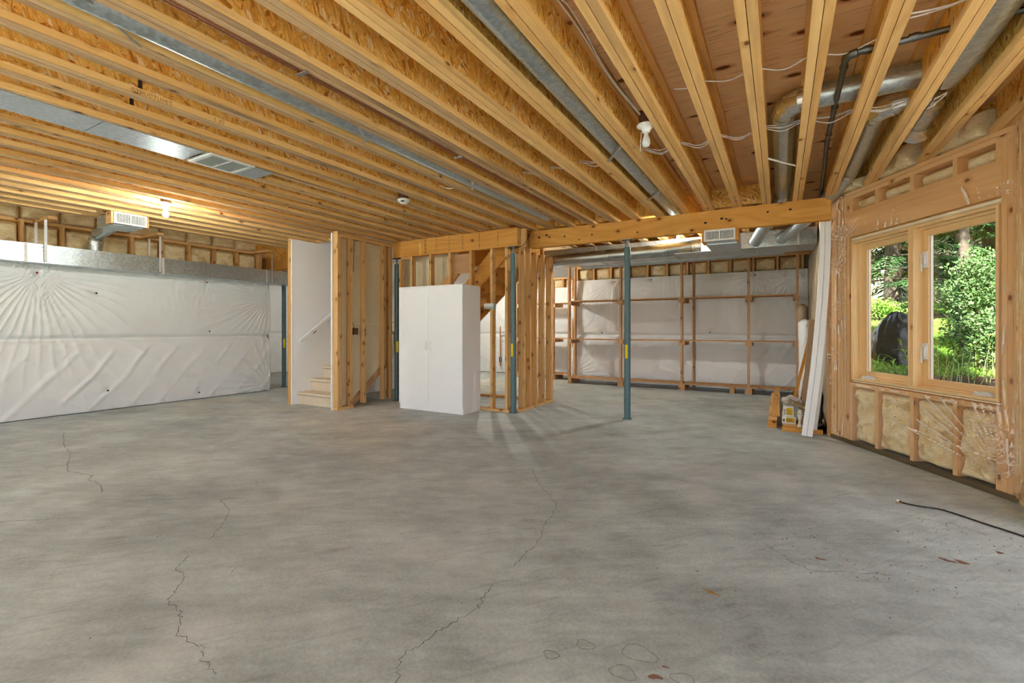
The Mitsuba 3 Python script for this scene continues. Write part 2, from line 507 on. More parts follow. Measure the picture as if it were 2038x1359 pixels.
for i, (c, w) in enumerate(CRACKS):
    obj('crack', strip([gnd(*q) for q in c], w * 0.42, seed=i, wig=0.006), 'm_crack', fl)
for i, (px, py, rx) in enumerate([(1097, 1303, 0.028), (1165, 1283, 0.035), (1272, 1300, 0.062), (1240, 1338, 0.045), (1360, 1352, 0.04)]):
    c = gnd(px, py)
    a = np.linspace(0, 2 * np.pi, 18)
    pts = c + rx * np.stack([np.cos(a), 0.7 * np.sin(a)], 1) * (1 + 0.12 * np.sin(3 * a + i))[:, None]
    obj('ring_stain', strip(pts, 0.0045, wig=0.001, seed=40 + i, n=3), 'm_ringstain', fl)
for i, (px, py, r) in enumerate([(1304, 1347, 0.022), (1324, 1327, 0.010), (1632, 1112, 0.02), (1885, 1115, 0.030), (1915, 1119, 0.03), (1990, 1100, 0.02)]):
    c = gnd(px, py)
    a = np.linspace(0, 2 * np.pi, 12, endpoint=False)
    rr = r * (1 + 0.35 * np.sin(2 * a + i) + 0.2 * np.cos(3 * a))
    v = np.vstack([np.c_[c + rr[:, None] * np.stack([np.cos(a), 0.6 * np.sin(a)], 1), np.full(12, 0.0007)], [[*c, 0.0007]]])
    obj('spill', MB().add(v, [[k, (k + 1) % 12, 12] for k in range(12)]), 'm_spill', fl)
specks = MB()
rs = np.random.RandomState(5)
SPK = [gnd(*q) for q in ((1860, 1060), (1640, 1090), (1600, 1060), (1880, 1090), (1700, 1140), (1760, 1150), (1980, 1080))]
for k in range(520):
    if k < 300:
        c = SPK[k % len(SPK)] + rs.normal(0, 0.11, 2) * (1.8, 0.7)
    else:
        c = np.array([rs.uniform(-7, 1.2), rs.uniform(0.7, 6)])
        if c[1] > bay_y(c[0]) - 0.2:
            continue
    r = rs.uniform(0.0008, 0.0032)
    a = rs.uniform(0, 6)
    d = np.array([math.cos(a), math.sin(a)]) * r * rs.uniform(1, 3)
    s = np.array([-math.sin(a), math.cos(a)]) * r
    specks.add([[*(c - d), 0.0006], [*(c + s), 0.002], [*(c + d), 0.0006], [*(c - s), 0.0006]], [[0, 1, 2], [0, 2, 3]])
obj('dirt', specks, 'm_crack', fl, kind='stuff')

# ceiling: subfloor panels and I-joists, each joist a bottom flange, a top flange and web lengths
ce = structure('ceiling', 'open ceiling of wooden I-joists under plywood subfloor')
HOLE = sbox(SX0, SY0, SX1, 7.95)
xs = np.arange(-12.3, 4.7, 2.44)
for r, y in enumerate(np.arange(YF - 0.3, 11.2, 1.22)):
    for x in xs - (1.22 if r % 2 else 0):
        g = sbox(max(x, -12.3) + 0.0015, y + 0.0015, min(x + 2.44, 2.2) - 0.0015, min(y + 1.22, 11.2) - 0.0015) if min(x + 2.44, 2.2) > max(x, -12.3) + 0.1 else None
        if g is None:
            continue
        g = g.difference(HOLE)
        for q in getattr(g, 'geoms', [g]):
            if q.is_empty or q.area < 0.05:
                continue
            m = trimesh.creation.extrude_polygon(q, 0.02, engine='earcut')
            V = np.array(m.vertices)[m.faces.ravel()] + (0, 0, ZS)
            obj('plywood_panel', MB().add(V, np.arange(len(V)).reshape(-1, 3), V[:, :2] + (RNG.random() * 9, RNG.random() * 9)), 'm_ply', ce)
JX = [0.168 + 0.298 * k for k in range(-40, 5)]


def joist(x, y0, y1, seam):
    j = uniq('ceiling__joist')
    L = MB()
    box((x - 0.0445, y0, ZC + 0.0035), (x - 0.0018, y1, ZC + 0.043), mb=L)
    box((x + 0.0018, y0, ZC + 0.0035), (x + 0.0445, y1, ZC + 0.043), mb=L)
    obj('bottom_flange', L, 'm_flange', j)
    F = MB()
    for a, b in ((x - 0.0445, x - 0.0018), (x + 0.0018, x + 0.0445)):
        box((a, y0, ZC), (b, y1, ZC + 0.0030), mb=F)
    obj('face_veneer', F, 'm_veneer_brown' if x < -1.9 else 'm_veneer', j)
    obj('top_flange', box((x - 0.0445, y0, ZS - 0.039), (x + 0.0445, y1, ZS - 0.001)), 'm_flange', j)
    cuts = [y0] + [c for c in np.arange(seam - 7.32, y1, 2.44) if y0 + 0.1 < c < y1 - 0.1] + [y1]
    for a, b in zip(cuts[:-1], cuts[1:]):
        obj('web', box((x - 0.0055, a + 0.003, ZC + 0.036), (x + 0.0055, b - 0.003, ZS - 0.032), axis=1), 'm_osb', j)


for i, x in enumerate(JX):
    y0, y1 = YF + 0.02, 10.9
    if x < -8.8 and x > -12:
        y0 = 5.5
    if x <= -12:
        continue
    if -7.75 > x > -8.9:
        continue
    if SX0 - 0.03 < x < SX1 + 0.03:
        y1 = SY0 - 0.05
    elif SX1 <= x < -3.35:
        y1 = 5.85
    elif x > BA[0]:
        y1 = bay_y(x) + 0.06
        if x > XR - 0.02:
            continue
    elif x > -4.2:
        y1 = YB + 0.1
    joist(x, y0, y1, 1.05 + (i * 0.83) % 2.44)
# header across the stairwell opening, blocking over the long beam
obj('stair_header', box((SX0 - 0.1, SY0 - 0.045, ZC), (SX1 + 0.1, SY0, ZS - 0.002)), 'm_lumber', ce)
jj = [x for x in JX if -3.3 < x < 0.5]
for k, (a, b) in enumerate(zip(jj[:-1], jj[1:])):
    if k in (0, 1, 2, 3, 8, 9) or k == 5:
        obj('blocking', box((a + 0.012, 6.10, ZC + 0.04), (b - 0.012, 6.125, ZS - 0.04), axis=0), 'm_osb', ce)
for x0, x1 in ((-5.55, -3.35),):
    for a, b in zip([x for x in JX if x0 < x < x1][:-1], [x for x in JX if x0 < x < x1][1:]):
        obj('blocking', box((a + 0.012, 5.80, ZC + 0.04), (b - 0.012, 5.825, ZS - 0.04), axis=0), 'm_osb', ce)
# printed lettering on the joist whose near face carries it, stencilled arrows on two webs
jl = min(JX, key=lambda x: abs(x + 3.41))
for text, y in (('STRUCTURES', 1.28), ('I  ID', 1.75)):
    m = meshkit.text_mesh(text, 0.024, 0.0006)
    V = frame((jl + 0.0446, y, ZC + 0.008), (0, 1, 0), (0, 0, 1), (1, 0, 0))(np.array(m.vertices))
    obj('lettering', MB().add(V, m.faces), 'm_mark', ce)
for xj, y in ((jl, 1.33), (min(JX, key=lambda x: abs(x + 3.70)), 1.40)):
    fr = frame((xj + 0.0058, y, ZC + 0.04), (0, 1, 0), (0, 0, 1), (1, 0, 0))
    a = poly([(0, 0), (0.022, 0), (0.022, 0.15), (0.14, 0.10), (0.16, 0.12), (0.022, 0.19), (0, 0.19), (-0.14, 0.16), (-0.10, 0.13), (0, 0.15)], 0, 0.0006, fr)
    obj('stencil_arrow', a, 'm_ink', ce)

# left foundation wall, pony wall above it with studs, plates and batts
wl = structure('wall_left', 'left foundation wall with an insulated stud pony wall on top')
obj('foundation', box((XL - 0.35, YF, 0), (XL - 0.10, 5.40, 2.04)), 'm_foundation', wl)
obj('sill_plate', box((XL - 0.30, YF, 2.04), (XL - 0.16, 5.45, 2.08)), 'm_lumber', wl)
obj('top_plate', box((XL - 0.30, YF, 2.60), (XL - 0.155, 5.45, 2.64)), 'm_lumber', wl)
obj('rim_board', box((XL - 0.33, YF, 2.0), (XL - 0.302, 5.45, ZS)), 'm_osb', wl)
yy = np.arange(YF + 0.2, 5.5, 0.402) + 0.085
for y in yy:
    obj('stud', box((XL - 0.30, y - 0.019, 2.08), (XL - 0.165, y + 0.019, 2.60)), 'm_lumber', wl)
for k, (a, b) in enumerate(zip(yy[:-1], yy[1:])):
    if b < 0.5:
        continue
    obj('insulation_batt', lumpy(b - a - 0.042, 0.50, 0.09, frame((XL - 0.29, a + 0.021, 2.09), (0, 1, 0), (1, 0, 0)), seed=k, n=(16, 18)), 'm_batt', wl, True)
    obj('insulation_batt', lumpy(b - a - 0.01, 0.26, 0.08, frame((XL - 0.29, a + 0.005, 2.645), (0, 1, 0), (1, 0, 0)), seed=90 + k, n=(12, 10)), 'm_batt', wl, True)
for y in (2.25, 3.45, 5.20):
    obj('strap_block', box((XL - 0.16, y - 0.045, 2.60), (-8.10, y + 0.045, 2.638)), 'm_lumber', wl)

# far left recess behind it
wr = structure('wall_back_left', 'insulated walls of the recess at the far left')
obj('foundation', box((-12.2, 5.2, 0), (-11.79, 11.2, ZS)), 'm_foundation', wr)
obj('foundation', box((-12.2, 5.1, 0), (XL - 0.36, 5.35, ZS)), 'm_foundation', wr)
obj('foundation', box((-12.2, 10.95, 0), (-3.9, 11.2, ZS)), 'm_foundation', wr)

# the back wall: foundation, pony wall strip with batts
wb = structure('wall_back', 'back foundation wall with an insulated stud strip along its top')
obj('foundation', box((-4.10, YB + 0.09, 0), (0.70, YB + 0.35, 2.28)), 'm_foundation', wb)
obj('foundation', box((-4.10, YB + 0.30, 2.28), (0.70, YB + 0.36, ZS)), 'm_foundation', wb)
obj('top_plate', box((-4.10, YB + 0.09, 2.55), (0.50, YB + 0.23, 2.59)), 'm_lumber', wb)
obj('top_plate', box((-4.10, YB + 0.09, 2.595), (0.50, YB + 0.23, 2.635)), 'm_lumber', wb)
xx = np.arange(-4.06, 0.5, 0.402)
for x in xx:
    obj('stud', box((x - 0.019, YB + 0.09, 2.28), (x + 0.019, YB + 0.22, 2.55)), 'm_lumber', wb)
for k, (a, b) in enumerate(zip(xx[:-1], xx[1:])):
    obj('insulation_batt', lumpy(b - a - 0.042, 0.27, 0.08, frame((b - 0.021, YB + 0.23, 2.28), (-1, 0, 0), (0, -1, 0)), seed=200 + k, n=(16, 10)), 'm_batt', wb, True)
obj('top_plate', box((-7.6, 10.70, 2.42), (-4.12, 10.84, 2.46)), 'm_lumber', wb)
xx = np.arange(-7.5, -4.1, 0.402)
for k, (a, b) in enumerate(zip(xx[:-1], xx[1:])):
    obj('stud', box((a - 0.019, 10.70, 2.2), (a + 0.019, 10.84, 2.42)), 'm_lumber', wb)
    obj('insulation_batt', lumpy(b - a - 0.042, 0.24, 0.07, frame((b - 0.021, 10.86, 2.19), (-1, 0, 0), (0, -1, 0)), seed=240 + k, n=(12, 8)), 'm_batt', wb, True)

# the right end wall of the back area: studs and kraft-faced batts
we = structure('wall_back_right', 'stud wall with brown faced batts at the right of the storage area')
obj('sheathing', box((0.60, BA[1] + 0.05, 0), (0.64, YB + 0.4, ZS)), 'm_osb', we)
obj('bottom_plate', box((0.46, 6.24, 0), (0.60, YB, 0.04)), 'm_lumber', we)
obj('top_plate', box((0.46, 6.24, 2.57), (0.60, YB, ZC)), 'm_lumber', we)
ys = np.arange(6.30, YB, 0.405)
for y in ys:
    obj('stud', box((0.46, y - 0.019, 0.04), (0.60, y + 0.019, 2.57)), 'm_lumber', we)
for k, (a, b) in enumerate(zip(ys[:-1], ys[1:])):
    obj('insulation_batt', lumpy(b - a - 0.04, 2.50, 0.11, frame((0.585, b - 0.02, 0.05), (0, -1, 0), (-1, 0, 0)), seed=300 + k, n=(10, 60), amp=0.012, pillow=0.04), 'm_kraft', we, True)

# the bay wall with the window: studs, header, cripples, plates, batts, film
wy = structure('wall_bay', 'angled stud wall with batts behind clear plastic film round the window')
S0, S1, Z0, Z1 = 0.285, 1.812, 0.655, 2.105          # rough opening


def bst(s0, s1, z0, z1, n0=-0.14, n1=0.0, name='stud', m='m_baywood'):
    return obj(name, box((s0, n0, z0), (s1, n1, z1), bay), m, wy)


obj('sheathing', box((-0.02, -0.165, 0.0), (S0 + 0.02, -0.145, ZS), bay), 'm_osb', wy)
obj('sheathing', box((S1 - 0.005, -0.165, 0.0), (BAYW + 0.1, -0.145, ZS), bay), 'm_osb', wy)
obj('sheathing', box((S0, -0.165, 0.0), (S1, -0.145, Z0 - 0.01), bay, axis=0), 'm_osb', wy)
obj('sheathing', box((S0, -0.165, Z1 + 0.01), (S1, -0.145, ZS), bay, axis=0), 'm_osb', wy)
bst(0.0, BAYW, 0.0, 0.042, n1=0.012, name='bottom_plate', m='m_darkwood')
bst(0.0, BAYW, 2.530, 2.568, name='top_plate')
bst(-0.02, BAYW + 0.04, 2.570, ZC - 0.002, name='top_plate')
for a in (0.0, 0.042, 0.105, 0.150, 0.195, 0.240):
    bst(a, a + 0.039, 0.042, 2.53)
for a in (1.815, 1.856, 1.897):
    bst(a, a + 0.039, 0.042, 2.53)
bst(0.282, 1.814, 2.140, 2.400, n0=-0.14, name='header')
bst(0.282, 1.814, 0.600, 0.640, name='sill_plate')
CR = [0.285, 0.63, 1.035, 1.440, 1.775]
for c in CR:
    bst(c, c + 0.039, 0.042, 0.600, name='cripple_stud')
    bst(c, c + 0.039, 2.400, 2.530, name='cripple_stud')
for k, (a, b) in enumerate(zip(CR[:-1], CR[1:])):
    obj('insulation_batt', lumpy(b - a - 0.038, 0.562, 0.118, frame(bay(np.array([[a + 0.038, -0.14, 0.040]]))[0], BU, BN), seed=400 + k, n=(34, 46), amp=0.05, pillow=0.03, cell=8.5), 'm_batt', wy, True)
    obj('insulation_batt', lumpy(b - a - 0.045, 0.126, 0.09, frame(bay(np.array([[a + 0.042, -0.14, 2.402]]))[0], BU, BN), seed=420 + k, n=(22, 10), amp=0.012, pillow=0.02), 'm_batt', wy, True)
# loose batts stuffed on the wall top between the joists
for k, (xa, xb) in enumerate(((0.53, 0.71), (0.80, 1.005), (1.10, 1.30))):
    sa, sb = (xa - BA[0]) / BU[0], (xb - BA[0]) / BU[0]
    obj('insulation_batt', lumpy(sb - sa, (0.13, 0.25, 0.22)[k], 0.13, frame(bay(np.array([[sa, -0.12, ZC]]))[0], BU, BN), seed=440 + k, n=(34, 28), amp=0.06, pillow=0.04), 'm_batt', wy, True)
# foam backer stuffed round the window frame
G1G = 2.086
for a, b, c, d in ((S0 + 0.002, S0 + 0.034, Z0, Z1), (S0, S1, G1G, Z1 + 0.034), (S0, S1, Z0 - 0.014, Z0 + 0.014)):
    obj('gap_insulation', lumpy(b - a, d - c, 0.05, frame(bay(np.array([[a, -0.045, c]]))[0], BU, BN), seed=int(a * 100 + c * 10) + 460, n=(60 if b - a > 1 else 4, 60 if d - c > 1 else 4), amp=0.016, pillow=0.004, cell=40), 'm_foam', wy, True)


def ridges(x, y, cx, cy, n, amp, R, ph, a0=-9, a1=9):
    """Creases fanning out from a pinned point."""
    dx, dy = x - cx, y - cy
    r, th = np.hypot(dx, dy) + 1e-6, np.arctan2(dy, dx)
    w = np.exp(-r / R) * np.clip(r / 0.05, 0, 1) * ((th > a0) & (th < a1))
    s = np.abs(np.sin(th * n + ph + 1.3 * np.sin(3.1 * th + ph) + 0.4 * np.sin(r * 6)))
    return amp * w * (1 - s) ** 2.2


def film_off(s, z):
    P = np.stack([s * 3, z * 3, 0 * s + 2], -1)
    d = 0.006 + 0.020 * meshkit.fbm(P, 3, 5)
    d = d + ridges(s, z, 1.88, 0.12, 26, 0.035, 0.85, 0.4, 1.2, 2.95) + ridges(s, z, 0.26, 2.12, 17, 0.026, 0.20, 1.0)
    d = d + ridges(s, z, 1.84, 2.12, 11, 0.012, 0.15, 0.3) + ridges(s, z, 0.09, 1.40, 9, 0.022, 0.10, 2.0) + ridges(s, z, 0.12, 1.86, 9, 0.02, 0.13, 0.6)
    top = np.clip((z - 2.11) / 0.02, 0, 1) * np.clip((2.40 - z) / 0.25, 0, 1)
    w = np.abs(np.sin(s * 24 + 4 * np.sin(s * 7) + 9 * (z - 2.1) * np.sin(s * 5)))
    d = d + 0.016 * top * (1 - w) ** 3
    left = np.clip((0.27 - s) / 0.05, 0, 1)
    w = np.abs(np.sin(s * 60 + 3 * meshkit.fbm(np.stack([s * 4, z * 2.2, 0 * s], -1), 3, 9) * 6))
    d = d + 0.012 * left * (1 - w) ** 2
    low = np.clip((0.60 - z) / 0.1, 0, 1)
    w = np.abs(np.sin((z + 0.25 * s) * 21 + 2.0 * np.sin(s * 4)))
    d = d + 0.007 * low * (1 - w) ** 4
    return d


def crease_glint(s, z):
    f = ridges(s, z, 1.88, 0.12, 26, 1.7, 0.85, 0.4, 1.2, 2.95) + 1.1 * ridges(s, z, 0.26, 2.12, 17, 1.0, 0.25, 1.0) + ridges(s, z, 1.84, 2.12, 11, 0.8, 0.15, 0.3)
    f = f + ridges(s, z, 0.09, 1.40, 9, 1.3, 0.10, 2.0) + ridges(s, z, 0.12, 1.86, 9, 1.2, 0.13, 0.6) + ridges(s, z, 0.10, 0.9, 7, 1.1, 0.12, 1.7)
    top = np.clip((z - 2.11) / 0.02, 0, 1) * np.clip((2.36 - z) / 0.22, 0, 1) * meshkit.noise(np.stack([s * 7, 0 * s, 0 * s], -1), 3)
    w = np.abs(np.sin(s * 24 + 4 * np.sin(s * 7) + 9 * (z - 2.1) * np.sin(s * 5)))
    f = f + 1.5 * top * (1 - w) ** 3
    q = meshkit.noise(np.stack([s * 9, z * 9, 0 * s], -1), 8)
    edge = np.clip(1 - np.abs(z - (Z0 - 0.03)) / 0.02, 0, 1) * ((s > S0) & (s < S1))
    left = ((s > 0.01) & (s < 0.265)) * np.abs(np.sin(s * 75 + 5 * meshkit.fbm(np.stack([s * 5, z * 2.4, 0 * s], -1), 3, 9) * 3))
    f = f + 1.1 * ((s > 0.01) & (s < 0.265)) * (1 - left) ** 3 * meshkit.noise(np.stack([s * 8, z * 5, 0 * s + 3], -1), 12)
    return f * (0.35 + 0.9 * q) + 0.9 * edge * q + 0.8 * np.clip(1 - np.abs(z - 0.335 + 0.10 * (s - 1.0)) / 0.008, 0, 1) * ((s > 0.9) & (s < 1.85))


def film(u, v):
    s, z = u * (BAYW + 0.03) - 0.03, 0.045 + v * 2.545
    return bay(np.stack([s, film_off(s, z), z], -1))


FH = (lambda u, v: (u * (BAYW + 0.03) - 0.03 > S0 - 0.012) & (u * (BAYW + 0.03) - 0.03 < S1 + 0.004) & (0.045 + v * 2.545 > Z0 - 0.010) & (0.045 + v * 2.545 < Z1 + 0.03))
FC = lambda u, v: crease_glint(u * (BAYW + 0.03) - 0.03, 0.045 + v * 2.545) > 0.40
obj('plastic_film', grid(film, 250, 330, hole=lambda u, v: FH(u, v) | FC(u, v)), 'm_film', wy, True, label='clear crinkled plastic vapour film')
obj('crease_glint', grid(film, 250, 330, hole=lambda u, v: FH(u, v) | ~FC(u, v)), 'm_crease_glint', wy, True, label='creases of the plastic film with their glints painted pale')  # crease faces of the film, highlights painted as pale opaque plastic
# the window
wi = structure('window_1', 'two-light casement window with natural wood frame')


def wbx(name, s0, s1, z0, z1, n0, n1, m='m_sash', parent=wi):
    return obj(name, box((s0, n0, z0), (s1, n1, z1), bay), m, parent)


F0, F1, G0, G1 = 0.322, 1.806, 0.672, 2.084
fm = MB()
for a in ((F0, F0 + 0.022, G0, G1), (F1 - 0.022, F1, G0, G1), (F0, F1, G1 - 0.022, G1), (F0, F1, G0, G0 + 0.022)):
    box((a[0], -0.155, a[2]), (a[1], 0.012, a[3]), bay, fm)
obj('window_frame', fm, 'm_sash', wi)
st = MB()
for a in ((F0 + 0.022, F0 + 0.040, G0 + .022, G1 - .022), (F0 + 0.022, F1 - 0.022, G1 - 0.040, G1 - 0.022), (F0 + .022, F1 - .022, G0 + 0.022, G0 + 0.036), (1.042, 1.066, G0 + .022, G1 - .022)):
    box((a[0], -0.155, a[2]), (a[1], -0.045, a[3]), bay, st)
obj('window_stop', st, 'm_sash', wi)
wbx('mullion', 1.020, 1.075, G0 + 0.02, G1 - 0.02, -0.155, 0.006)
obj('mullion_bead', box((1.030, 0.006, G0 + 0.02), (1.046, 0.014, G1 - 0.02), bay), 'm_sash', wi)
for i, (a, b) in enumerate(((F0 + 0.040, 1.020), (1.075, F1 - 0.022))):
    sa = uniq('window_1__sash')
    za, zb = G0 + 0.036, G1 - 0.040
    for q in ((a, a + 0.05, za, zb), (b - 0.05, b, za, zb), (a + 0.05, b - 0.05, zb - 0.05, zb), (a + 0.05, b - 0.05, za, za + 0.055)):
        obj('rail' if q[1] - q[0] > 0.2 else 'stile', box((q[0], -0.125, q[2]), (q[1], -0.080, q[3]), bay), 'm_sash', sa)
    obj('pane', box((a + 0.04, -0.104, za + 0.045), (b - 0.04, -0.1035, zb - 0.04), bay), 'm_glass', sa) if False else obj('pane', grid(lambda u, v, a=a, b=b, za=za, zb=zb: bay(np.stack([a + 0.045 + u * (b - a - 0.09), 0 * u - 0.104, za + 0.045 + v * (zb - za - 0.09)], -1)), 1, 1), 'm_glass', sa)
    gk = MB()
    for q in ((a + 0.05, a + 0.056, za + 0.055, zb - 0.05), (b - 0.056, b - 0.05, za + 0.055, zb - 0.05)):
        box((q[0], -0.112, q[2]), (q[1], -0.096, q[3]), bay, gk)
    obj('glazing_bead', gk, 'm_steel', sa)
for z in (0.93, 1.72):
    h = uniq('window_1__hinge')
    obj('hinge_leaf', box((1.076, -0.076, z), (1.125, -0.070, z + 0.14), bay), 'm_register', h)
    obj('hinge_leaf', box((1.082, -0.070, z + 0.03), (1.115, -0.055, z + 0.11), bay), 'm_strap', h)
    obj('hinge_knuckle', tube(bay(np.array([[1.080, -0.060, z - 0.03], [1.080, -0.060, z + 0.12]])), 0.008, 8), 'm_register', h, True)
for s in (0.43, 1.585):
    k = uniq('window_1__crank')
    obj('crank_cover', poly([(0, 0), (0.15, 0), (0.145, 0.02), (0.09, 0.034), (0.03, 0.028), (0.004, 0.012)], -0.06, -0.012, frame(bay(np.array([[s, 0.0, G0 + 0.022]]))[0], BU, (0, 0, 1), BN)), 'm_offwhite', k)
    obj('crank_handle', bar(*bay(np.array([[s + 0.02, -0.015, G0 + 0.050], [s + 0.13, -0.012, G0 + 0.030]])), 0.014, 0.008), 'm_offwhite', k)

# right wall beyond the picture's edge: unseen window opening enlarged for side light; wall behind the camera with doorways widened for daylight
wq = structure('wall_right', 'insulated stud wall at the right edge of the picture')
obj('wall_panel', box((XR, 3.95, 0), (XR + 0.16, BC[1] + 0.02, ZS)), 'm_osb', wq)
obj('wall_panel', box((XR, -2.2, 0), (XR + 0.16, 3.95, 0.12)), 'm_osb', wq)
obj('wall_panel', box((XR, -2.2, 2.40), (XR + 0.16, 3.95, ZS)), 'm_osb', wq)
obj('wall_panel', box((XR, YF, 0), (XR + 0.16, -2.2, ZS)), 'm_osb', wq)
for y in (3.97, 4.36, 4.44):
    obj('stud', box((XR - 0.02, y, 0.04), (XR - 0.001, y + 0.039, ZC)), 'm_baywood', wq)
obj('insulation_batt', lumpy(0.35, 2.5, 0.01, frame((XR + 0.005, 4.36, 0.05), (0, -1, 0), (-1, 0, 0)), seed=500, n=(14, 70), amp=0.03, pillow=0.05), 'm_batt', wq, True)
obj('insulation_batt', lumpy(0.11, 2.5, 0.01, frame((XR + 0.003, 4.515, 0.05), (0, -1, 0), (-1, 0, 0)), seed=501, n=(8, 70), amp=0.012, pillow=0.015), 'm_batt', wq, True)


def film2(u, v):
    y, z = BC[1] + 0.01 - u * 0.6, 0.03 + v * 2.57
    x = XR - 0.02 - 0.02 * np.sin(np.pi * np.clip(u, 0, 1)) - 0.03 * meshkit.fbm(np.stack([y * 5, z * 3, 0 * y], -1), 3, 4)
    return np.stack([x, y, z], -1)


obj('plastic_film', grid(film2, 30, 160), 'm_film', wq, True)
wf = structure('wall_front', 'unseen wall behind the camera with door openings widened for daylight')
for x0, x1, z0 in ((-8.9, -7.2, 0), (-7.2, -4.4, 2.45), (-4.4, -3.6, 0), (-3.6, 0.6, 2.45), (0.6, XR + 0.16, 0)):
    obj('wall_panel', box((x0, YF - 0.16, z0), (x1, YF, ZS)), 'm_drywall', wf)

PM = box((-10, -10, -0.12), (7.5, YF - 0.17, -0.04))
box((XR + 0.165, YF - 0.165, -0.12), (7.5, 3.6, -0.04), mb=PM)
solid('bounce_slab', PM, 'm_bounce_slab', 'added pale concrete slab outside the openings, bouncing daylight up to the ceiling', 'bounce_slab', kind='structure')  # added out of view to throw daylight up at the joists
labels['bounce_slab'].pop('category')

# stairwell: drywall on its left, open studs with drywall backs on its right
ws = structure('wall_stair_left', 'painted white drywall along the left of the stairs')
obj('drywall', box((SX0 - 0.013, 4.62, 0.0), (SX0, 7.9, 2.595)), 'm_drywall', ws)
obj('drywall', box((SX0 - 0.013, SY0 + 0.002, 2.597), (SX0, 7.9, 3.9)), 'm_drywall', ws)
for y in (4.605, 4.98, 5.38, 5.79, 6.2, 6.6, 7.0, 7.4):
    obj('stud', box((SX0 - 0.103, y, 0.04), (SX0 - 0.014, y + 0.039, 2.57)), 'm_lumber', ws)
obj('bottom_plate', box((SX0 - 0.103, 4.605, 0), (SX0 - 0.014, 7.9, 0.038)), 'm_lumber', ws)
obj('top_plate', box((SX0 - 0.103, 4.605, 2.572), (SX0 - 0.014, 7.9, ZC - 0.002)), 'm_lumber', ws)
obj('corner_bead', box((SX0 - 0.016, 4.600, 0.0), (SX0 + 0.003, 4.622, 2.59)), 'm_drywall', ws)
obj('drywall', box((SX0 - 0.02, 7.9, 0), (SX1 + 0.15, 7.93, 3.9)), 'm_drywall', ws)
obj('drywall', box((SX0 - 0.02, SY0 - 0.02, ZS + 0.022), (SX1 + 0.15, SY0 - 0.003, 3.9)), 'm_drywall', ws)
obj('drywall', box((SX1 + 0.0, SY0, ZS + 0.022), (SX1 + 0.013, 7.9, 3.9)), 'm_drywall', ws)
obj('drywall', box((SX0 - 0.02, SY0 - 0.02, 3.9), (SX1 + 0.15, 7.95, 3.92)), 'm_drywall', ws)
wt = structure('wall_stair_right', 'open stud wall along the right of the stairs showing drywall backs')
obj('drywall', poly([(4.60, 0.0), (4.80, 0.0), (5.72, 0.74), (5.72, 2.57), (4.60, 2.57)], SX1 - 0.075, SX1 - 0.0622, frame((0, 0, 0), (0, 1, 0), (0, 0, 1), (1, 0, 0))), 'm_drywall', wt, label='white painted face and end edge')
obj('drywall_back', poly([(4.62, 0.0), (4.80, 0.0), (5.72, 0.74), (5.72, 1.26), (4.62, 1.26)], SX1 - 0.062, SX1 - 0.060, frame((0, 0, 0), (0, 1, 0), (0, 0, 1), (1, 0, 0))), 'm_paper', wt)
obj('drywall_back', box((SX1 - 0.062, 4.62, 1.264), (SX1 - 0.060, 5.72, 2.33)), 'm_paper', wt)
obj('drywall_back', box((SX1 - 0.062, 4.62, 2.334), (SX1 - 0.060, 5.72, 2.57)), 'm_paper', wt)
obj('corner_bead', box((SX1 - 0.078, 4.575, 0.0), (SX1 - 0.058, 4.603, 2.59)), 'm_drywall', wt)
for y0, dx in ((4.605, 0), (4.645, 0), (4.835, 0), (5.10, 0), (5.515, 0), (5.66, 0)):
    obj('stud', box((SX1 - 0.058, y0, 0.04), (SX1 + 0.032, y0 + 0.039, 2.535)), 'm_lumber', wt)
obj('bottom_plate', box((SX1 - 0.058, 4.60, 0), (SX1 + 0.032, 4.90, 0.038)), 'm_lumber', wt)
obj('top_plate', box((SX1 - 0.058, 4.60, 2.536), (SX1 + 0.032, 5.72, 2.572)), 'm_lumber', wt)
obj('top_plate', box((SX1 - 0.058, 4.60, 2.573), (SX1 + 0.032, 5.72, ZC - 0.001)), 'm_lumber', wt)
obj('stringer', poly([(4.80, 0.0), (4.98, 0.0), (5.72, 0.60), (5.72, 0.74)], SX1 - 0.105, SX1 - 0.064, frame((0, 0, 0), (0, 1, 0), (0, 0, 1), (1, 0, 0))), 'm_shelf', wt)

# the framed wall under the shorter beam, behind the wardrobe
wp = structure('wall_partition', 'open stud wall under the short beam behind the wardrobe')
BY1 = 5.68
for x, z0, z1 in ((-5.385, 0.04, 2.31), (-5.14, 0.04, 2.35), (-4.75, 0.04, 2.35), (-4.37, 0.04, 2.35), (-3.98, 0.04, 2.35), (-3.615, 0.04, 2.35), (-3.365, 0.04, 2.35)):
    obj('stud', box((x - 0.019, BY1 + 0.005, z0), (x + 0.021, BY1 + 0.094, z1 - 0.002)), 'm_lumber', wp)
obj('bottom_plate', box((-5.40, BY1 + 0.005, 0), (-3.32, BY1 + 0.094, 0.038)), 'm_lumber', wp)
obj('top_block', box((-5.36, BY1 + 0.005, 2.312), (-5.165, BY1 + 0.094, 2.349)), 'm_lumber', wp)
obj('drywall_back', poly([(-5.58, 0.9), (-4.95, 1.7), (-4.40, 2.13), (-4.40, 2.60), (-5.58, 2.60)], 5.95, 5.962, frame((0, 0, 0), (1, 0, 0), (0, 0, 1), (0, 1, 0))), 'm_paper', wp)
obj('plywood_panel', box((-4.348, BY1 + 0.094, 2.03), (-4.005, BY1 + 0.106, 2.325), axis=0), 'm_shelf', wp)
fs = frame((0, 0, 0), (1, 0, 0), (0, 0, 1), (0, 1, 0))
obj('stringer', poly([(-4.95, 1.55), (-4.80, 1.55), (-4.15, 2.20), (-4.15, 2.32), (-4.95, 1.68)], 5.85, 5.89, fs), 'm_lumber', wp)
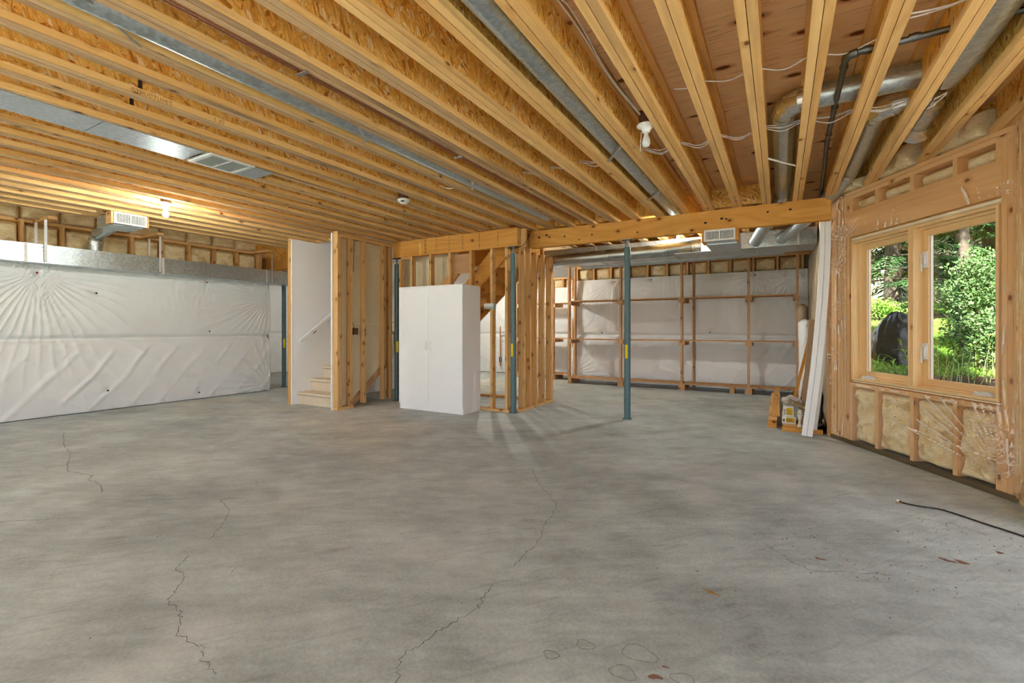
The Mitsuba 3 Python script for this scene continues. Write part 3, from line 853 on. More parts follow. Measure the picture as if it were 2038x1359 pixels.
for y, c in ((5.90, 0.0), (6.75, 0.0)):
    obj('stringer', poly([(-4.80 + c, 1.31), (-4.55 + c, 1.31), (-3.42 + c, 2.30), (-3.42 + c, 2.58), (-3.55 + c, 2.58)], y, y + 0.04, fs), 'm_beam', wp)
for k in range(-2, 4):
    x, z = -4.30 + 0.23 * k, 1.75 + 0.19 * k
    obj('stair_tread', box((x, 5.94, z), (x + 0.25, 6.75, z + 0.025)), 'm_beam', wp)
    obj('stair_riser', box((x + 0.23, 5.94, z + 0.026), (x + 0.25, 6.75, z + 0.19)), 'm_beam', wp)
obj('stair_soffit', box((-3.62, 5.93, 2.10), (-3.42, 6.8, 2.34)), 'm_beam', wp)
obj('header', box((-5.5, 6.86, 2.30), (-3.36, 6.90, ZS)), 'm_beam', wp)
obj('far_stud', box((-3.66, 6.82, 0.04), (-3.57, 6.86, 2.6)), 'm_lumber', wp)
obj('bottom_plate', box((-5.4, 6.84, 0.0), (-3.34, 6.93, 0.038)), 'm_lumber', wp)

# the stub wall of studs between the two beams
wu = structure('wall_stub', 'short stub wall of upright studs between the two beams')
for y, zt in ((5.93, 2.60), (6.11, 2.60), (6.31, 2.35), (6.57, 2.35), (6.84, 2.35), (6.88, 2.35)):
    obj('stud', box((-3.30, y, 0.04), (-3.205, y + 0.038, zt)), 'm_lumber', wu)
obj('bottom_plate', box((-3.30, 5.76, 0.0), (-3.205, 6.95, 0.038)), 'm_lumber', wu)
obj('beam_pocket', box((-3.22, 5.70, 2.35), (-3.175, 5.79, 2.60), axis=2), 'm_lumber', wu)
obj('beam_pocket', box((-3.172, 5.76, 2.34), (-3.09, 5.80, 2.60), axis=2), 'm_lumber', wu)
#@@PART3
obj('beam_end_block', box((-5.565, BY1 + 0.041, 2.35), (-5.442, BY1 + 0.13, ZC - 0.002)), 'm_beam', wp)
# ------------------------------------------------------------------ beams and posts
BY2 = 6.04
solid('support_beam', box((-5.44, BY1, 2.350), (-3.18, BY1 + 0.09, ZC - 0.002)), 'm_beam', 'orange wooden beam over the white wardrobe, dark nail stains along it', 'beam')
nl = MB()
for x in (-4.85, -4.83, -4.62, -4.37, -4.12, -3.82, -3.50):
    for k in range(5):
        z = 2.38 + 0.045 * k + RNG.uniform(-0.01, 0.01)
        box((x - 0.007, BY1 - 0.0012, z), (x + 0.007, BY1 - 0.0002, z + 0.03), None, nl)
obj('nail_stain', nl, 'm_mark', 'support_beam')
solid('support_beam', box((-3.168, BY2, 2.366), (0.475, BY2 + 0.09, ZC - 0.002)), 'm_beam', 'long orange wooden beam across the storage area, with dark knots', 'beam')
kn = MB()
for x, z, r in ((-3.02, 2.51, 0.012), (-2.90, 2.53, 0.013), (-2.86, 2.50, 0.011), (-2.62, 2.49, 0.010), (-2.22, 2.47, 0.009), (-2.40, 2.42, 0.008), (-1.60, 2.44, 0.008), (-0.78, 2.47, 0.012), (-0.60, 2.50, 0.012), (-0.55, 2.49, 0.009), (-0.12, 2.52, 0.010), (0.10, 2.52, 0.010)):
    a = np.linspace(0, 2 * np.pi, 12, endpoint=False)
    poly([(x + 1.5 * r * math.cos(t), z + r * math.sin(t)) for t in a], BY2 - 0.001, BY2 - 0.0001, fs, kn)
obj('knot', kn, 'm_ink', 'support_beam_001')
obj('nailing_strip', box((-3.168, BY2 + 0.095, 2.575), (0.475, BY2 + 0.13, 2.609)), 'm_lumber', 'support_beam_001')
solid('support_beam', box((-12.1, BY1 + 0.03, 2.350), (-6.73, BY1 + 0.12, ZC - 0.002)), 'm_beam', 'dark orange beam end above the grey duct, left of the stairs', 'beam')


def post(x, y, ztop, label, stick):
    k = thing('steel_post', label, 'post', 'adjustable steel posts under the beams')
    obj('tube', tube([(x, y, 0.012), (x, y, ztop - 0.10)], 0.041, 28), 'm_post', k, True)
    obj('screw_jack', tube([(x, y, ztop - 0.10), (x, y, ztop - 0.008)], 0.018, 12), 'm_iron', k, True)
    obj('head_plate', box((x - 0.07, y - 0.05, ztop - 0.009), (x + 0.07, y + 0.05, ztop - 0.001)), 'm_iron', k)
    obj('base_plate', box((x - 0.05, y - 0.05, 0), (x + 0.05, y + 0.05, 0.012)), 'm_post', k)
    fr_ang = math.atan2(-y, -x) + stick
    c, s = math.cos(fr_ang), math.sin(fr_ang)
    q = MB()
    for i in range(6):
        a0, a1 = fr_ang - 0.45 + 0.15 * i, fr_ang - 0.30 + 0.15 * i
        q.add([[x + 0.0418 * math.cos(t), y + 0.0418 * math.sin(t), z] for z in (0.80, 0.98) for t in (a0, a1)], [[0, 1, 3], [0, 3, 2]])
    st = obj('warning_sticker', q, 'm_yellow', k, label='yellow sticker')
    ln = MB()
    for i in range(6):
        z = 0.82 + 0.025 * i
        ln.add([[x + 0.0422 * math.cos(t), y + 0.0422 * math.sin(t), zz] for zz in (z, z + 0.010) for t in (fr_ang - 0.3, fr_ang + (0.3 if i % 2 else 0.1))], [[0, 1, 3], [0, 3, 2]])
    obj('print_line', ln, 'm_ink', st)


post(-1.745, 6.085, 2.366, 'blue-grey steel post under the long beam, standing free in front of the shelves', -0.35)
post(-3.262, 5.715, 2.350, 'blue-grey steel post beside the stub wall, right of the wardrobe', -0.6)
post(-5.495, 5.735, 2.350, 'blue-grey steel post between the stair studs and the wardrobe', 0.2)
post(-8.74, 5.90, 2.350, 'dark steel post in the far left recess beside the stair wall', 0.1)

# ------------------------------------------------------------------ wardrobe
wa = thing('wardrobe', 'tall white two-door wardrobe standing against the stud wall', 'wardrobe')
X0, X1, Y0, Y1 = -4.955, -3.785, 5.215, 5.655
obj('side_panel', box((X0, Y0 + 0.018, 0), (X0 + 0.016, Y1, 1.79)), 'm_white', wa)
obj('side_panel', box((X1 - 0.016, Y0 + 0.018, 0), (X1, Y1, 1.79)), 'm_white', wa)
obj('top_panel', box((X0, Y0 + 0.002, 1.791), (X1, Y1, 1.808)), 'm_white', wa)
obj('back_panel', box((X0 + 0.016, Y1 - 0.006, 0.06), (X1 - 0.016, Y1, 1.79)), 'm_white', wa)
obj('bottom_panel', box((X0 + 0.016, Y0 + 0.02, 0.085), (X1 - 0.016, Y1 - 0.008, 0.10)), 'm_white', wa)
obj('plinth', box((X0 + 0.017, Y0 + 0.022, 0), (X1 - 0.017, Y0 + 0.038, 0.084)), 'm_white', wa)
XM = (X0 + X1) / 2 - 0.018
for i, (a, b) in enumerate(((X0 + 0.001, XM - 0.0015), (XM + 0.0015, X1 - 0.001))):
    d = obj('door', box((a, Y0, 0.088), (b, Y0 + 0.0165, 1.789)), 'm_white', wa)
    x = (b - 0.050) if i == 0 else (a + 0.050)
    s = -1 if i == 0 else 1
    t = np.linspace(0, np.pi, 13)
    pts = np.stack([x + s * -0.012 * np.sin(t) * 1.6, Y0 - 0.026 * np.sin(t), 0.95 - 0.062 * np.cos(t)], 1)
    obj('handle', tube(pts, 0.0062, 10), 'm_porcelain', d, True)

# ------------------------------------------------------------------ shelving against the back wall


def shelving(name, label, fx, y0, y1, zs, ztop, rears, x_end=None):
    k = thing(name, label, 'shelving')
    for x in fx:
        obj('upright', box((x - 0.019, y0, 0), (x + 0.019, y0 + 0.085, ztop)), 'm_shelf', k)
    for x in rears:
        obj('upright', box((x - 0.019, y1 - 0.075, 0), (x + 0.019, y1 + 0.01, ztop)), 'm_shelf', k)
    for a, b in zip(fx[:-1], fx[1:]):
        for z in zs:
            obj('shelf_board', box((a + 0.021, y0 - 0.002, z - 0.019), (b - 0.021, y1 - 0.08, z), axis=0), 'm_shelf', k)
    for i, x in enumerate(fx):
        for z in zs:
            for s in (-1, 1):
                if (i == 0 and s < 0) or (i == len(fx) - 1 and s > 0):
                    continue
                hh = 0.075 if z > 0.3 else z - 0.02
                obj('cleat', box((x + s * 0.020, y0 - 0.001 + 0.004, z - 0.02 - hh), (x + s * 0.058, y1 - 0.02, z - 0.0195)), 'm_shelf', k)
    return k


ZSH = (0.135, 0.965, 1.79)
sh = shelving('shelving_unit', 'rough wooden shelving with three levels and tall uprights against the white sheeted wall', [-3.985, -2.842, -1.643, -0.492, 0.262], 9.40, 9.92, ZSH, 2.56, [-4.23 + 0.2, -1.73 + 0.24])
obj('support_block', box((-0.80, 9.41, 0), (-0.72, 9.55, 0.113)), 'm_shelf', sh)
shelving('shelving_unit', 'farther low wooden shelving glimpsed behind the stub wall studs', [-5.60, -4.62, -4.12], 9.95, 10.45, ZSH, 2.3, [])

# ------------------------------------------------------------------ white insulation blankets on the foundation walls


def blanket(name, label, mapf, w, h, n, nails, seed, hem=0.0, amp=1.0, fans=()):
    """w x h sheet; mapf(along, out, z)."""
    def fn(u, v):
        s, z = u * w, v * h
        P = np.stack([s * 1.3, z * 1.3, 0 * s + seed], -1)
        seam = 1.035
        lowb = np.sin(np.pi * np.clip(z / seam, 0, 1)) ** 0.6
        upb = np.sin(np.pi * np.clip((z - seam) / (h - seam), 0, 1)) ** 0.7
        d = 0.035 + 0.045 * np.where(z < seam, lowb, upb) + 0.045 * (meshkit.fbm(P, 3, seed) - 0.5) * amp
        fold = np.sin((s * 0.80 - z * 0.60) * 19 + 4.5 * meshkit.fbm(P * 1.1, 3, seed + 3))
        d = d + amp * 0.017 * np.clip(fold, 0, 1) ** 4 * np.clip((seam - 0.03 - z) / 0.2, 0, 1) * meshkit.noise(P * 2, seed + 5)
        f2 = np.sin((s * 0.45 + z * 0.9) * 19 + 7 * meshkit.fbm(P, 3, seed + 8))
        d = d + amp * 0.007 * np.clip(f2, 0, 1) ** 4 * np.clip((seam - z) / 0.2, 0, 1)
        f3 = np.sin(s * 34 + 6 * meshkit.fbm(P * 2, 3, seed + 9))
        d = d + amp * 0.0045 * f3 ** 2 * np.clip((z - seam) / 0.3, 0, 1) * meshkit.noise(P * 1.4, seed + 2)
        near = np.exp(-((z - seam) / 0.035) ** 2)
        d = d - 0.038 * near + 0.012 * near * np.sin(s * 8 + 3 * np.sin(s * 3)) * meshkit.noise(P * 3, 4)
        for (cs, cz, n_, a_, R_) in fans:
            d = d + ridges(s, z, cs, cz, n_, a_, R_, cs)
        for (cs, cz) in nails:
            r = np.hypot(s - cs, z - cz)
            d = d - 0.020 * np.exp(-(r / 0.05) ** 2)
        return mapf(s, d, z)
    k = thing(name, label, 'plastic sheeting')
    obj('sheet', grid(fn, *n), 'm_blanket', k, True)
    for cs, cz in nails:
        c = mapf(np.array([cs, cs]), np.array([0.040, 0.100]), np.array([cz, cz]))
        dd = (c[1] - c[0]) / np.linalg.norm(c[1] - c[0])
        q = fn(np.array([cs / w]), np.array([cz / h]))[0]
        obj('fastener', tube([q - dd * 0.004, q + dd * 0.007], 0.013, 10), 'm_red' if cz > 1.9 else 'm_ink', k)
    return k


bk = blanket('insulation_blanket', 'white plastic insulation blanket covering the long left wall below the duct', lambda s, d, z: np.stack([XL - 0.06 + d, YF + s, z + 0.01], -1), 8.42, 2.03, (560, 150),
             [(5.21, 1.92), (5.82, 1.69), (7.32, 1.97), (7.36, 1.13), (5.95, 0.28), (7.20, 0.10)], 3,
             fans=((5.21, 1.93, 24, 0.036, 0.8), (7.32, 1.98, 9, 0.012, 0.30), (8.42, 1.75, 23, 0.030, 0.6), (8.40, 0.1, 15, 0.03, 0.6)))


def endfn(u, v):
    a = u * np.pi / 2
    z = v * 2.03
    P = np.stack([u * 2, z * 3, 0 * u + 4], -1)
    d = 0.045 + 0.03 * np.sin(np.pi * (z / 1.035 % 1.0)) ** 0.7 + 0.012 * meshkit.fbm(P, 3, 2)
    return np.stack([XL - 0.06 + d * np.cos(a) - 0.25 * np.clip(u - 0.6, 0, 1) / 0.4, 5.42 + d * np.sin(a) * 0.7, z + 0.01], -1)


obj('wrapped_end', grid(endfn, 14, 150), 'm_blanket', bk, True)
blanket('insulation_blanket', 'strip of white insulation sheeting in the far left recess', lambda s, d, z: np.stack([-11.75 + d, 5.35 + s, z + 0.01], -1), 5.5, 2.33, (180, 80), [], 9)
blanket('insulation_blanket', 'white insulation sheeting on the back wall behind the wooden shelving', lambda s, d, z: np.stack([-4.16 + s, YB + 0.05 - d, z + 0.01], -1), 4.60, 2.27, (330, 150), [(1.02, 2.20), (1.80, 2.21), (3.75, 2.20), (2.95, 1.10), (0.72, 1.08)], 21, amp=0.7,
        fans=((1.02, 2.22, 18, 0.018, 0.5), (3.75, 2.22, 13, 0.016, 0.4), (0.0, 0.15, 16, 0.02, 0.6), (0.1, 1.05, 12, 0.016, 0.4), (2.95, 1.12, 9, 0.008, 0.2), (4.3, 2.1, 12, 0.016, 0.4)))
blanket('insulation_blanket', 'white insulation sheeting behind the stud wall, right of the wardrobe', lambda s, d, z: np.stack([-9.0 + s, 10.72 - d, z + 0.01], -1), 4.95, 2.20, (240, 110), [(3.0, 2.12), (4.1, 2.12)], 33, fans=((3.0, 2.15, 13, 0.016, 0.5), (4.1, 2.15, 13, 0.016, 0.4), (3.2, 0.4, 12, 0.014, 0.4)))
obj('wall_return', box((-4.20, YB + 0.02, 0.02), (-4.11, 10.74, 2.24)), 'm_blanket', 'insulation_blanket_002')

# ------------------------------------------------------------------ ducts


def rect_duct(name, label, lo, hi, ax, joints, cat='duct'):
    k = thing(name, label, cat)
    cuts = [lo[ax]] + joints + [hi[ax]]
    for a, b in zip(cuts[:-1], cuts[1:]):
        l2, h2 = list(lo), list(hi)
        l2[ax], h2[ax] = a + 0.0006, b - 0.0006
        obj('section', box(l2, h2), 'm_galv', k)
    for j in joints:
        l2, h2 = [v - 0.006 for v in lo], [v + 0.006 for v in hi]
        l2[ax], h2[ax] = j - 0.013, j + 0.013
        obj('drive_cleat', box(l2, h2), 'm_strap', k)
    return k


md = rect_duct('main_duct', 'long rectangular galvanised duct along the top of the left wall', (-8.56, YF, 2.035), (-8.22, 6.9, 2.275), 1, [-0.5, 2.03, 3.54, 5.21])
for y in (2.21, 3.49, 5.30):
    for x in (-8.205, -8.555):
        obj('hanger_strap', bar((x, y, 2.05 if x > -8.3 else 2.27), (x, y, 2.60), 0.030, 0.002, up=(1, 0, 0)), 'm_strap', md)


def ring(c, d, r, w=0.012, t=0.004, sides=24):
    c, d = np.array(c, float), np.array(d, float)
    d /= np.linalg.norm(d)
    return tube([c - d * w / 2, c, c + d * w / 2], [r + t * 0.3, r + t, r + t * 0.3], sides, caps=False)


def elbow(c_in, d_in, d_out, R, n=4):
    """Gored elbow: points from the entry going d_in to the exit going d_out."""
    d_in, d_out = np.array(d_in, float), np.array(d_out, float)
    d_in /= np.linalg.norm(d_in)
    d_out /= np.linalg.norm(d_out)
    ang = math.acos(float(np.clip(d_in @ d_out, -1, 1)))
    nrm = d_out - d_in * (d_in @ d_out)
    nrm /= np.linalg.norm(nrm)
    t = np.linspace(0, ang, n + 1)
    c = np.array(c_in) + nrm * R
    return np.array([c - nrm * R * math.cos(a) + d_in * R * math.sin(a) for a in t])


def pipe_run(k, segs, r, mats='m_galv'):
    """segs: list of ('pipe', pts) / ('elbow', pts): each a part; every joint of an elbow carries a raised bead."""
    for kind, pts in segs:
        pts = np.array(pts, float)
        e = obj(kind, tube(pts, r, 28, caps=True), mats if kind != 'elbow' else 'm_bright', k, kind != 'elbow')
        if kind == 'elbow':
            for i in range(len(pts)):
                d = pts[min(i + 1, len(pts) - 1)] - pts[max(i - 1, 0)]
                obj('seam_bead', ring(pts[i], d, r + 0.0005), 'm_bright', e, True)
        else:
            for c, d in ((pts[0], pts[1] - pts[0]), (pts[-1], pts[-1] - pts[-2])):
                obj('collar', ring(c, d, r + 0.001, 0.03, 0.003), mats, e, True)


rd = thing('branch_duct', 'bent round metal duct rising from the left wall duct to the white register', 'duct')
p0 = np.array([-8.36, 2.76, 2.277])
e1 = elbow(p0 + (0, 0, 0.10), (0, 0, 1), (1, -0.03, 0.10), 0.13, 3)
pipe_run(rd, [('pipe', [p0, p0 + (0, 0, 0.10)]), ('elbow', e1), ('pipe', [e1[-1], (-7.42, 2.66, 2.535)])], 0.074)
obj('boot', poly([(-7.46, 2.46), (-7.30, 2.45), (-6.99, 2.455), (-6.99, 2.60), (-7.46, 2.60)], 2.48, 2.79, fs), 'm_galv', rd)

# joist-bay galvanised pipes
gp = thing('round_duct', 'straight galvanised pipe running between the joists over the middle of the room', 'duct', None)
xg = (JX[35] + JX[36]) / 2
xg = min(((a + b) / 2 for a, b in zip(JX[:-1], JX[1:])), key=lambda x: abs(x + 1.19))
pipe_run(gp, [('pipe', [(xg, YF, 2.700), (xg, 2.42, 2.700)]), ('pipe', [(xg, 2.42, 2.700), (xg, 4.86, 2.700)]), ('pipe', [(xg, 4.86, 2.700), (xg, 7.54, 2.70)])], 0.072)
for y in (3.72, 5.10):
    obj('cross_strap', bar((xg + 0.10, y - 0.14, ZC + 0.008), (xg - 0.10, y + 0.14, ZC + 0.008), 0.025, 0.002), 'm_strap', gp)
gp2 = thing('round_duct', 'straight galvanised pipe between the joists nearer the left, with a thin strap across', 'duct', None)
xg2 = min(((a + b) / 2 for a, b in zip(JX[:-1], JX[1:])), key=lambda x: abs(x + 2.72))
pipe_run(gp2, [('pipe', [(xg2, YF, 2.672), (xg2, 3.3, 2.672)]), ('pipe', [(xg2, 3.3, 2.672), (xg2, 5.55, 2.672)])], 0.066)
for y in (2.40, 3.80):
    obj('cross_strap', bar((xg2 + 0.11, y - 0.12, ZC + 0.003), (xg2 - 0.06, y + 0.12, ZC - 0.002), 0.025, 0.002), 'm_strap', gp2)
# panned joist bay with the return grille
pn = thing('panned_return_duct', 'flat galvanised sheet closing a joist bay at the left as a return duct', 'duct')
ja, jb = min(JX, key=lambda x: abs(x + 4.30)), min(JX, key=lambda x: abs(x + 4.00))
obj('sheet', box((ja - 0.02, YF, ZC - 0.006), (jb + 0.02, 1.36, ZC - 0.001), axis=1), 'm_galv', pn)
obj('sheet', box((ja - 0.02, 1.365, ZC - 0.005), (jb + 0.02, 2.00, ZC - 0.001), axis=1), 'm_galv', pn)
obj('sheet', box((ja - 0.005, 2.02, ZC - 0.004), (jb + 0.02, 2.60, ZC - 0.001), axis=1), 'm_galv', pn)
gr = thing('return_grille', 'white rectangular return air grille on the ceiling duct at the left', 'grille')
gz = ZC - 0.020


def grille(k, fr, w, h, rim, n, mid, depth=0.012, m='m_register', lm=None):
    f = MB()
    for q in ((0, w, 0, rim), (0, w, h - rim, h), (0, rim, rim, h - rim), (w - rim, w, rim, h - rim)):
        box((q[0], 0, q[2]), (q[1], depth, q[3]), fr, f)
    if mid == 'v':
        box((w / 2 - 0.008, 0, rim), (w / 2 + 0.008, depth, h - rim), fr, f)
    if mid == 'h':
        box((rim, 0, h / 2 - 0.004), (w - rim, depth, h / 2 + 0.004), fr, f)
    obj('frame', f, m, k)
    obj('backing', box((rim * 0.5, -0.004, rim * 0.5), (w - rim * 0.5, -0.001, h - rim * 0.5), fr), 'm_backing', k)
    for i in range(n):
        x = rim + (i + 0.5) * (w - 2 * rim) / n
        if mid == 'v' and abs(x - w / 2) < 0.010:
            continue
        obj('louver', box((x - 0.0028, 0.0005, rim), (x + 0.0028, depth * 0.75, h - rim), fr), lm or m, k)


grille(gr, frame((ja + 0.01, 2.03, ZC - 0.006), (1, 0, 0), (0, 0, -1), (0, 1, 0)), 0.35, 0.36, 0.030, 18, 'h', lm='m_greybox')
rg = thing('supply_register', 'white louvred register below the joists beside the left ceiling lamp', 'register')
grille(rg, frame((-6.932, 2.465, 2.462), (0, 1, 0), (1, 0, 0)), 0.335, 0.142, 0.020, 20, 'v')
bx = MB()
for a, b in ((2.440, 2.462), (2.803, 2.825)):
    box((-7.08, a, 2.462), (-6.935, b, 2.606), None, bx)
obj('wood_box', bx, 'm_lumber', rg)
obj('box_top', box((-7.08, 2.463, 2.590), (-6.94, 2.802, 2.606)), 'm_lumber', rg)
rg2 = thing('supply_register', 'white louvred register hung under the long beam in front of the ducts', 'register')
grille(rg2, frame((-0.795, BY2 - 0.006, 2.240), (1, 0, 0), (0, -1, 0)), 0.345, 0.135, 0.020, 20, 'v')
bx = MB()
for a, b in ((-0.822, -0.798), (-0.447, -0.423)):
    box((a, BY2 - 0.002 + 0.095, 2.235), (b, BY2 + 0.22, 2.385), None, bx)
    box((a, BY2 - 0.002, 2.235), (b, BY2 + 0.094, 2.363), None, bx)
obj('wood_box', bx, 'm_beam', rg2)
boot = thing('duct_boot', 'galvanised sheet metal boot behind the register under the long beam', 'duct')
obj('body', box((-0.795, BY2 + 0.005, 2.245), (-0.452, BY2 + 0.225, 2.36)), 'm_galv', boot)
obj('body', box((-0.80, BY2 + 0.23, 2.235), (-0.44, BY2 + 0.75, 2.40)), 'm_galv', boot)

# storage-area ducts
td = rect_duct('main_duct', 'broad rectangular galvanised trunk duct across the storage area ceiling', (-5.2, 7.55, 2.355), (0.44, 8.20, 2.585), 0, [-3.9, -2.70, -1.45, -0.30, 0.22])
rp = thing('round_duct', 'long round galvanised duct under the trunk in the storage area', 'duct')
pts = [(-3.28, 7.02, 2.315), (-2.30, 6.98, 2.32), (-1.40, 6.92, 2.32), (-1.02, 6.80, 2.325)]
pipe_run(rp, [('pipe', [pts[0], pts[1]]), ('pipe', [pts[1], pts[2]]), ('pipe', [pts[2], pts[3]])], 0.088, 'm_pipe')
e2 = elbow((-1.02, 6.80, 2.325), (1, -0.25, 0), (1, 0.2, 0), 0.18, 3)
pipe_run(rp, [('elbow', e2)], 0.089)
e3 = elbow((-3.40, 7.025, 2.315), (1, 0, 0), (1, 0, 0.01), 1.0, 1)
obj('end_cap', tube([(-3.42, 7.03, 2.315), (-3.28, 7.02, 2.315)], 0.092, 28), 'm_bright', rp, True)
obj('flange_sheet', box((-1.25, 6.62, 2.212), (-0.85, 6.95, 2.218)), 'm_galv', rp)
rp2 = thing('round_duct', 'thin round galvanised duct behind the trunk along the back wall', 'duct')
pipe_run(rp2, [('pipe', [(-3.4, 8.75, 2.44), (-1.8, 8.75, 2.44)]), ('pipe', [(-1.8, 8.75, 2.44), (0.05, 8.75, 2.46)])], 0.075)

# pipes between the right-hand joists that drop behind the long beam
R1 = 0.078
q1 = thing('round_duct', 'shiny elbowed duct that turns across the joists at the upper right', 'duct')
ea = elbow((0.025, 3.98, 2.79), (0, -1, 0), (1, 0.0, 0.0), 0.17, 4)
pipe_run(q1, [('pipe', [(0.03, 6.22, 2.76), (0.025, 3.98, 2.79)]), ('elbow', ea), ('pipe', [ea[-1], (0.90, ea[-1][1], 2.79)])], R1)
eb = elbow((0.03, 6.22, 2.76), (0, 1, -0.02), (-0.22, 0.86, -0.46), 0.22, 3)
pipe_run(q1, [('elbow', eb), ('pipe', [eb[-1], (-0.30, 7.45, 2.43)])], R1)
q2 = thing('round_duct', 'shiny duct with a U-turn elbow through a joist beside the bay wall', 'duct')
ec = elbow((0.605, 4.34, 2.775), (0, -1, 0), (1, 0, 0), 0.16, 4)
ed = elbow((0.79, ec[-1][1], 2.775), (1, 0, 0), (0, 1, 0), 0.13, 4)
pipe_run(q2, [('pipe', [(0.60, 5.62, 2.75), (0.605, 4.34, 2.775)]), ('elbow', ec), ('pipe', [ec[-1], ed[0]]), ('elbow', ed), ('pipe', [ed[-1], (ed[-1][0], 4.62, 2.76)])], 0.074)
obj('flared_end', tube([(ed[-1][0], 4.60, 2.76), (ed[-1][0], 4.70, 2.75), (ed[-1][0], 4.74, 2.74)], [0.075, 0.086, 0.105], 28, caps=False), 'm_bright', q2, True)
ef = elbow((0.60, 5.62, 2.75), (0, 1, 0), (-0.25, 0.86, -0.45), 0.2, 3)
pipe_run(q2, [('elbow', ef), ('pipe', [ef[-1], (0.36, 6.45, 2.545), (0.02, 7.40, 2.43)])], 0.074)
q3 = thing('round_duct', 'wide dented duct running toward the viewer in the upper right corner', 'duct')
xw = 0.905
pipe_run(q3, [('pipe', [(xw, 3.62, 2.785), (xw, 3.30, 2.785)]), ('pipe', [(xw, 3.30, 2.785), (xw, YF, 2.785)])], 0.105)
obj('end_collar', tube([(xw, 3.90, 2.785), (xw, 3.62, 2.785)], [0.085, 0.106], 28), 'm_galv', q3, True)

# black drain pipe
bp = thing('drain_pipe', 'thin dark iron pipe that bends across the right-hand joists', 'pipe')
ZP = 2.715
e4 = elbow((0.325, 3.26, ZP + 0.02), (0, -1, 0), (1, 0, 0.02), 0.05, 4)
obj('pipe', tube([(0.40, 6.24, ZP - 0.03), (0.33, 4.5, ZP), (0.325, 3.26, ZP + 0.02)], 0.017, 14), 'm_iron', bp, True)
obj('elbow', tube(e4, 0.023, 14), 'm_iron', bp, True)
obj('pipe', tube([e4[-1], (1.36, e4[-1][1] + 0.0, ZP + 0.04)], 0.017, 14), 'm_iron', bp, True)
for c, d in (((0.328, 3.9, ZP + 0.008), (0, 1, 0)), ((0.326, 3.35, ZP + 0.019), (0, 1, 0)), ((0.42, e4[-1][1], ZP + 0.022), (1, 0, 0)), ((0.62, e4[-1][1], ZP + 0.03), (1, 0, 0)), ((0.33, 4.4, ZP), (0, 1, 0))):
    obj('coupling', ring(c, d, 0.017, 0.05, 0.006, 14), 'm_iron', bp, True)
# copper water pipes along a joist
cp = thing('copper_pipe', 'pair of thin copper pipes strapped along a joist at the left', 'pipe')
xc = min(JX, key=lambda x: abs(x + 2.216)) - 0.058
for dx, dz in ((0.0, 0.0), (-0.035, 0.006)):
    obj('pipe', tube(spline([(xc + dx, YF, ZC + 0.012 + dz), (xc + dx, 1.0, ZC + 0.006 + dz), (xc + dx + 0.004, 2.2, ZC + 0.010 + dz), (xc + dx, 3.4, ZC + 0.004 + dz), (xc + dx, 5.7, ZC + 0.012 + dz)], 6), 0.011, 10), 'm_copper', cp, True)
for y in (1.65, 3.1):
    obj('clamp', box((xc - 0.055, y - 0.012, ZC - 0.010), (xc + 0.030, y + 0.012, ZC - 0.006)), 'm_steel', cp)
bt = solid('blue_tube', tube(spline([(xc - 0.055, 0.6, ZC + 0.06), (xc - 0.06, 1.05, ZC + 0.035), (xc - 0.055, 1.4, ZC + 0.05)], 8), 0.009, 8), 'm_bluegrey', 'short dark blue tube hanging beside the copper pipes', 'tube', smooth=True)
hs = thing('hanging_strap', 'bundle of thin blue-grey strips hanging diagonally below a joist, top left', 'strap')
for k in range(3):
    obj('strip', bar((-2.50 - 0.012 * k, 0.66 + 0.01 * k, ZC + 0.03), (-2.76, 1.075 + 0.008 * k, ZC - 0.003 - 0.003 * k), 0.012, 0.002), 'm_steel', hs)

# ------------------------------------------------------------------ lamps


def lamp(label, x, y, z, on, bare=True, box_top=None):
    k = thing('lamp_holder', label, 'lamp')
    jb = box_top or 0.055
    obj('junction_box', lathe([(0.0, z + jb), (0.050, z + jb), (0.050, z), (0.0, z)], (x, y, 0), 20), 'm_brownbox', k)
    obj('base', lathe([(0.050, z + 0.001), (0.066, z - 0.001), (0.068, z - 0.010), (0.060, z - 0.018), (0.040, z - 0.028), (0.028, z - 0.046), (0.024, z - 0.056), (0.0, z - 0.056)], (x, y, 0), 32), 'm_porcelain', k, True)
    b = z - 0.057
    prof = [(0.0, b - 0.106), (0.010, b - 0.105), (0.020, b - 0.099), (0.027, b - 0.088), (0.030, b - 0.074), (0.028, b - 0.058), (0.022, b - 0.040), (0.016, b - 0.022), (0.0135, b - 0.010), (0.0135, b)]
    m = lathe(prof, (x, y, 0), 20)
    if on:
        v, f, uv = m.mesh()
        kk = uniq(k + '__bulb')
        scene[kk] = mikit.ply((v, f), 'm_bulbglass', smooth=False, uv=uv, emitter={'type': 'area', 'radiance': rgb(*(on * c for c in LAMP_TINT))})
    else:
        obj('bulb', m, 'm_bulbglass', k, True)
    return k


LAMP_TINT = (0.97, 1.0, 0.92)
l1 = lamp('lit bare bulb on a white ceiling lamp holder at the left', -5.94, 2.58, 2.598, 150 * BULB_RAD)
l2 = lamp('unlit bulb in a white lamp holder between the joists right of centre', -0.83, 3.37, 2.655, 0, box_top=0.07)
obj('pull_chain', tube([(-0.83 - 0.035, 3.37, 2.61), (-0.83 - 0.042, 3.372, 2.47)], 0.0022, 6), 'm_porcelain', l2)
l3 = lamp('lit bulb behind the long beam over the storage area ducts', -1.325, 7.28, 2.640, 220 * BULB_RAD)
lamp('lit ceiling bulb at the far left of the storage area', -5.6, 8.6, 2.55, 330 * BULB_RAD)
lamp('lit ceiling bulb in the recess behind the stairs', -8.9, 8.2, 2.55, 130 * BULB_RAD)
lamp('added fill bulb on the ceiling behind the viewer', -2.9, -1.2, 2.598, 180 * BULB_RAD)  # added unseen lamp, fills the room from behind the camera
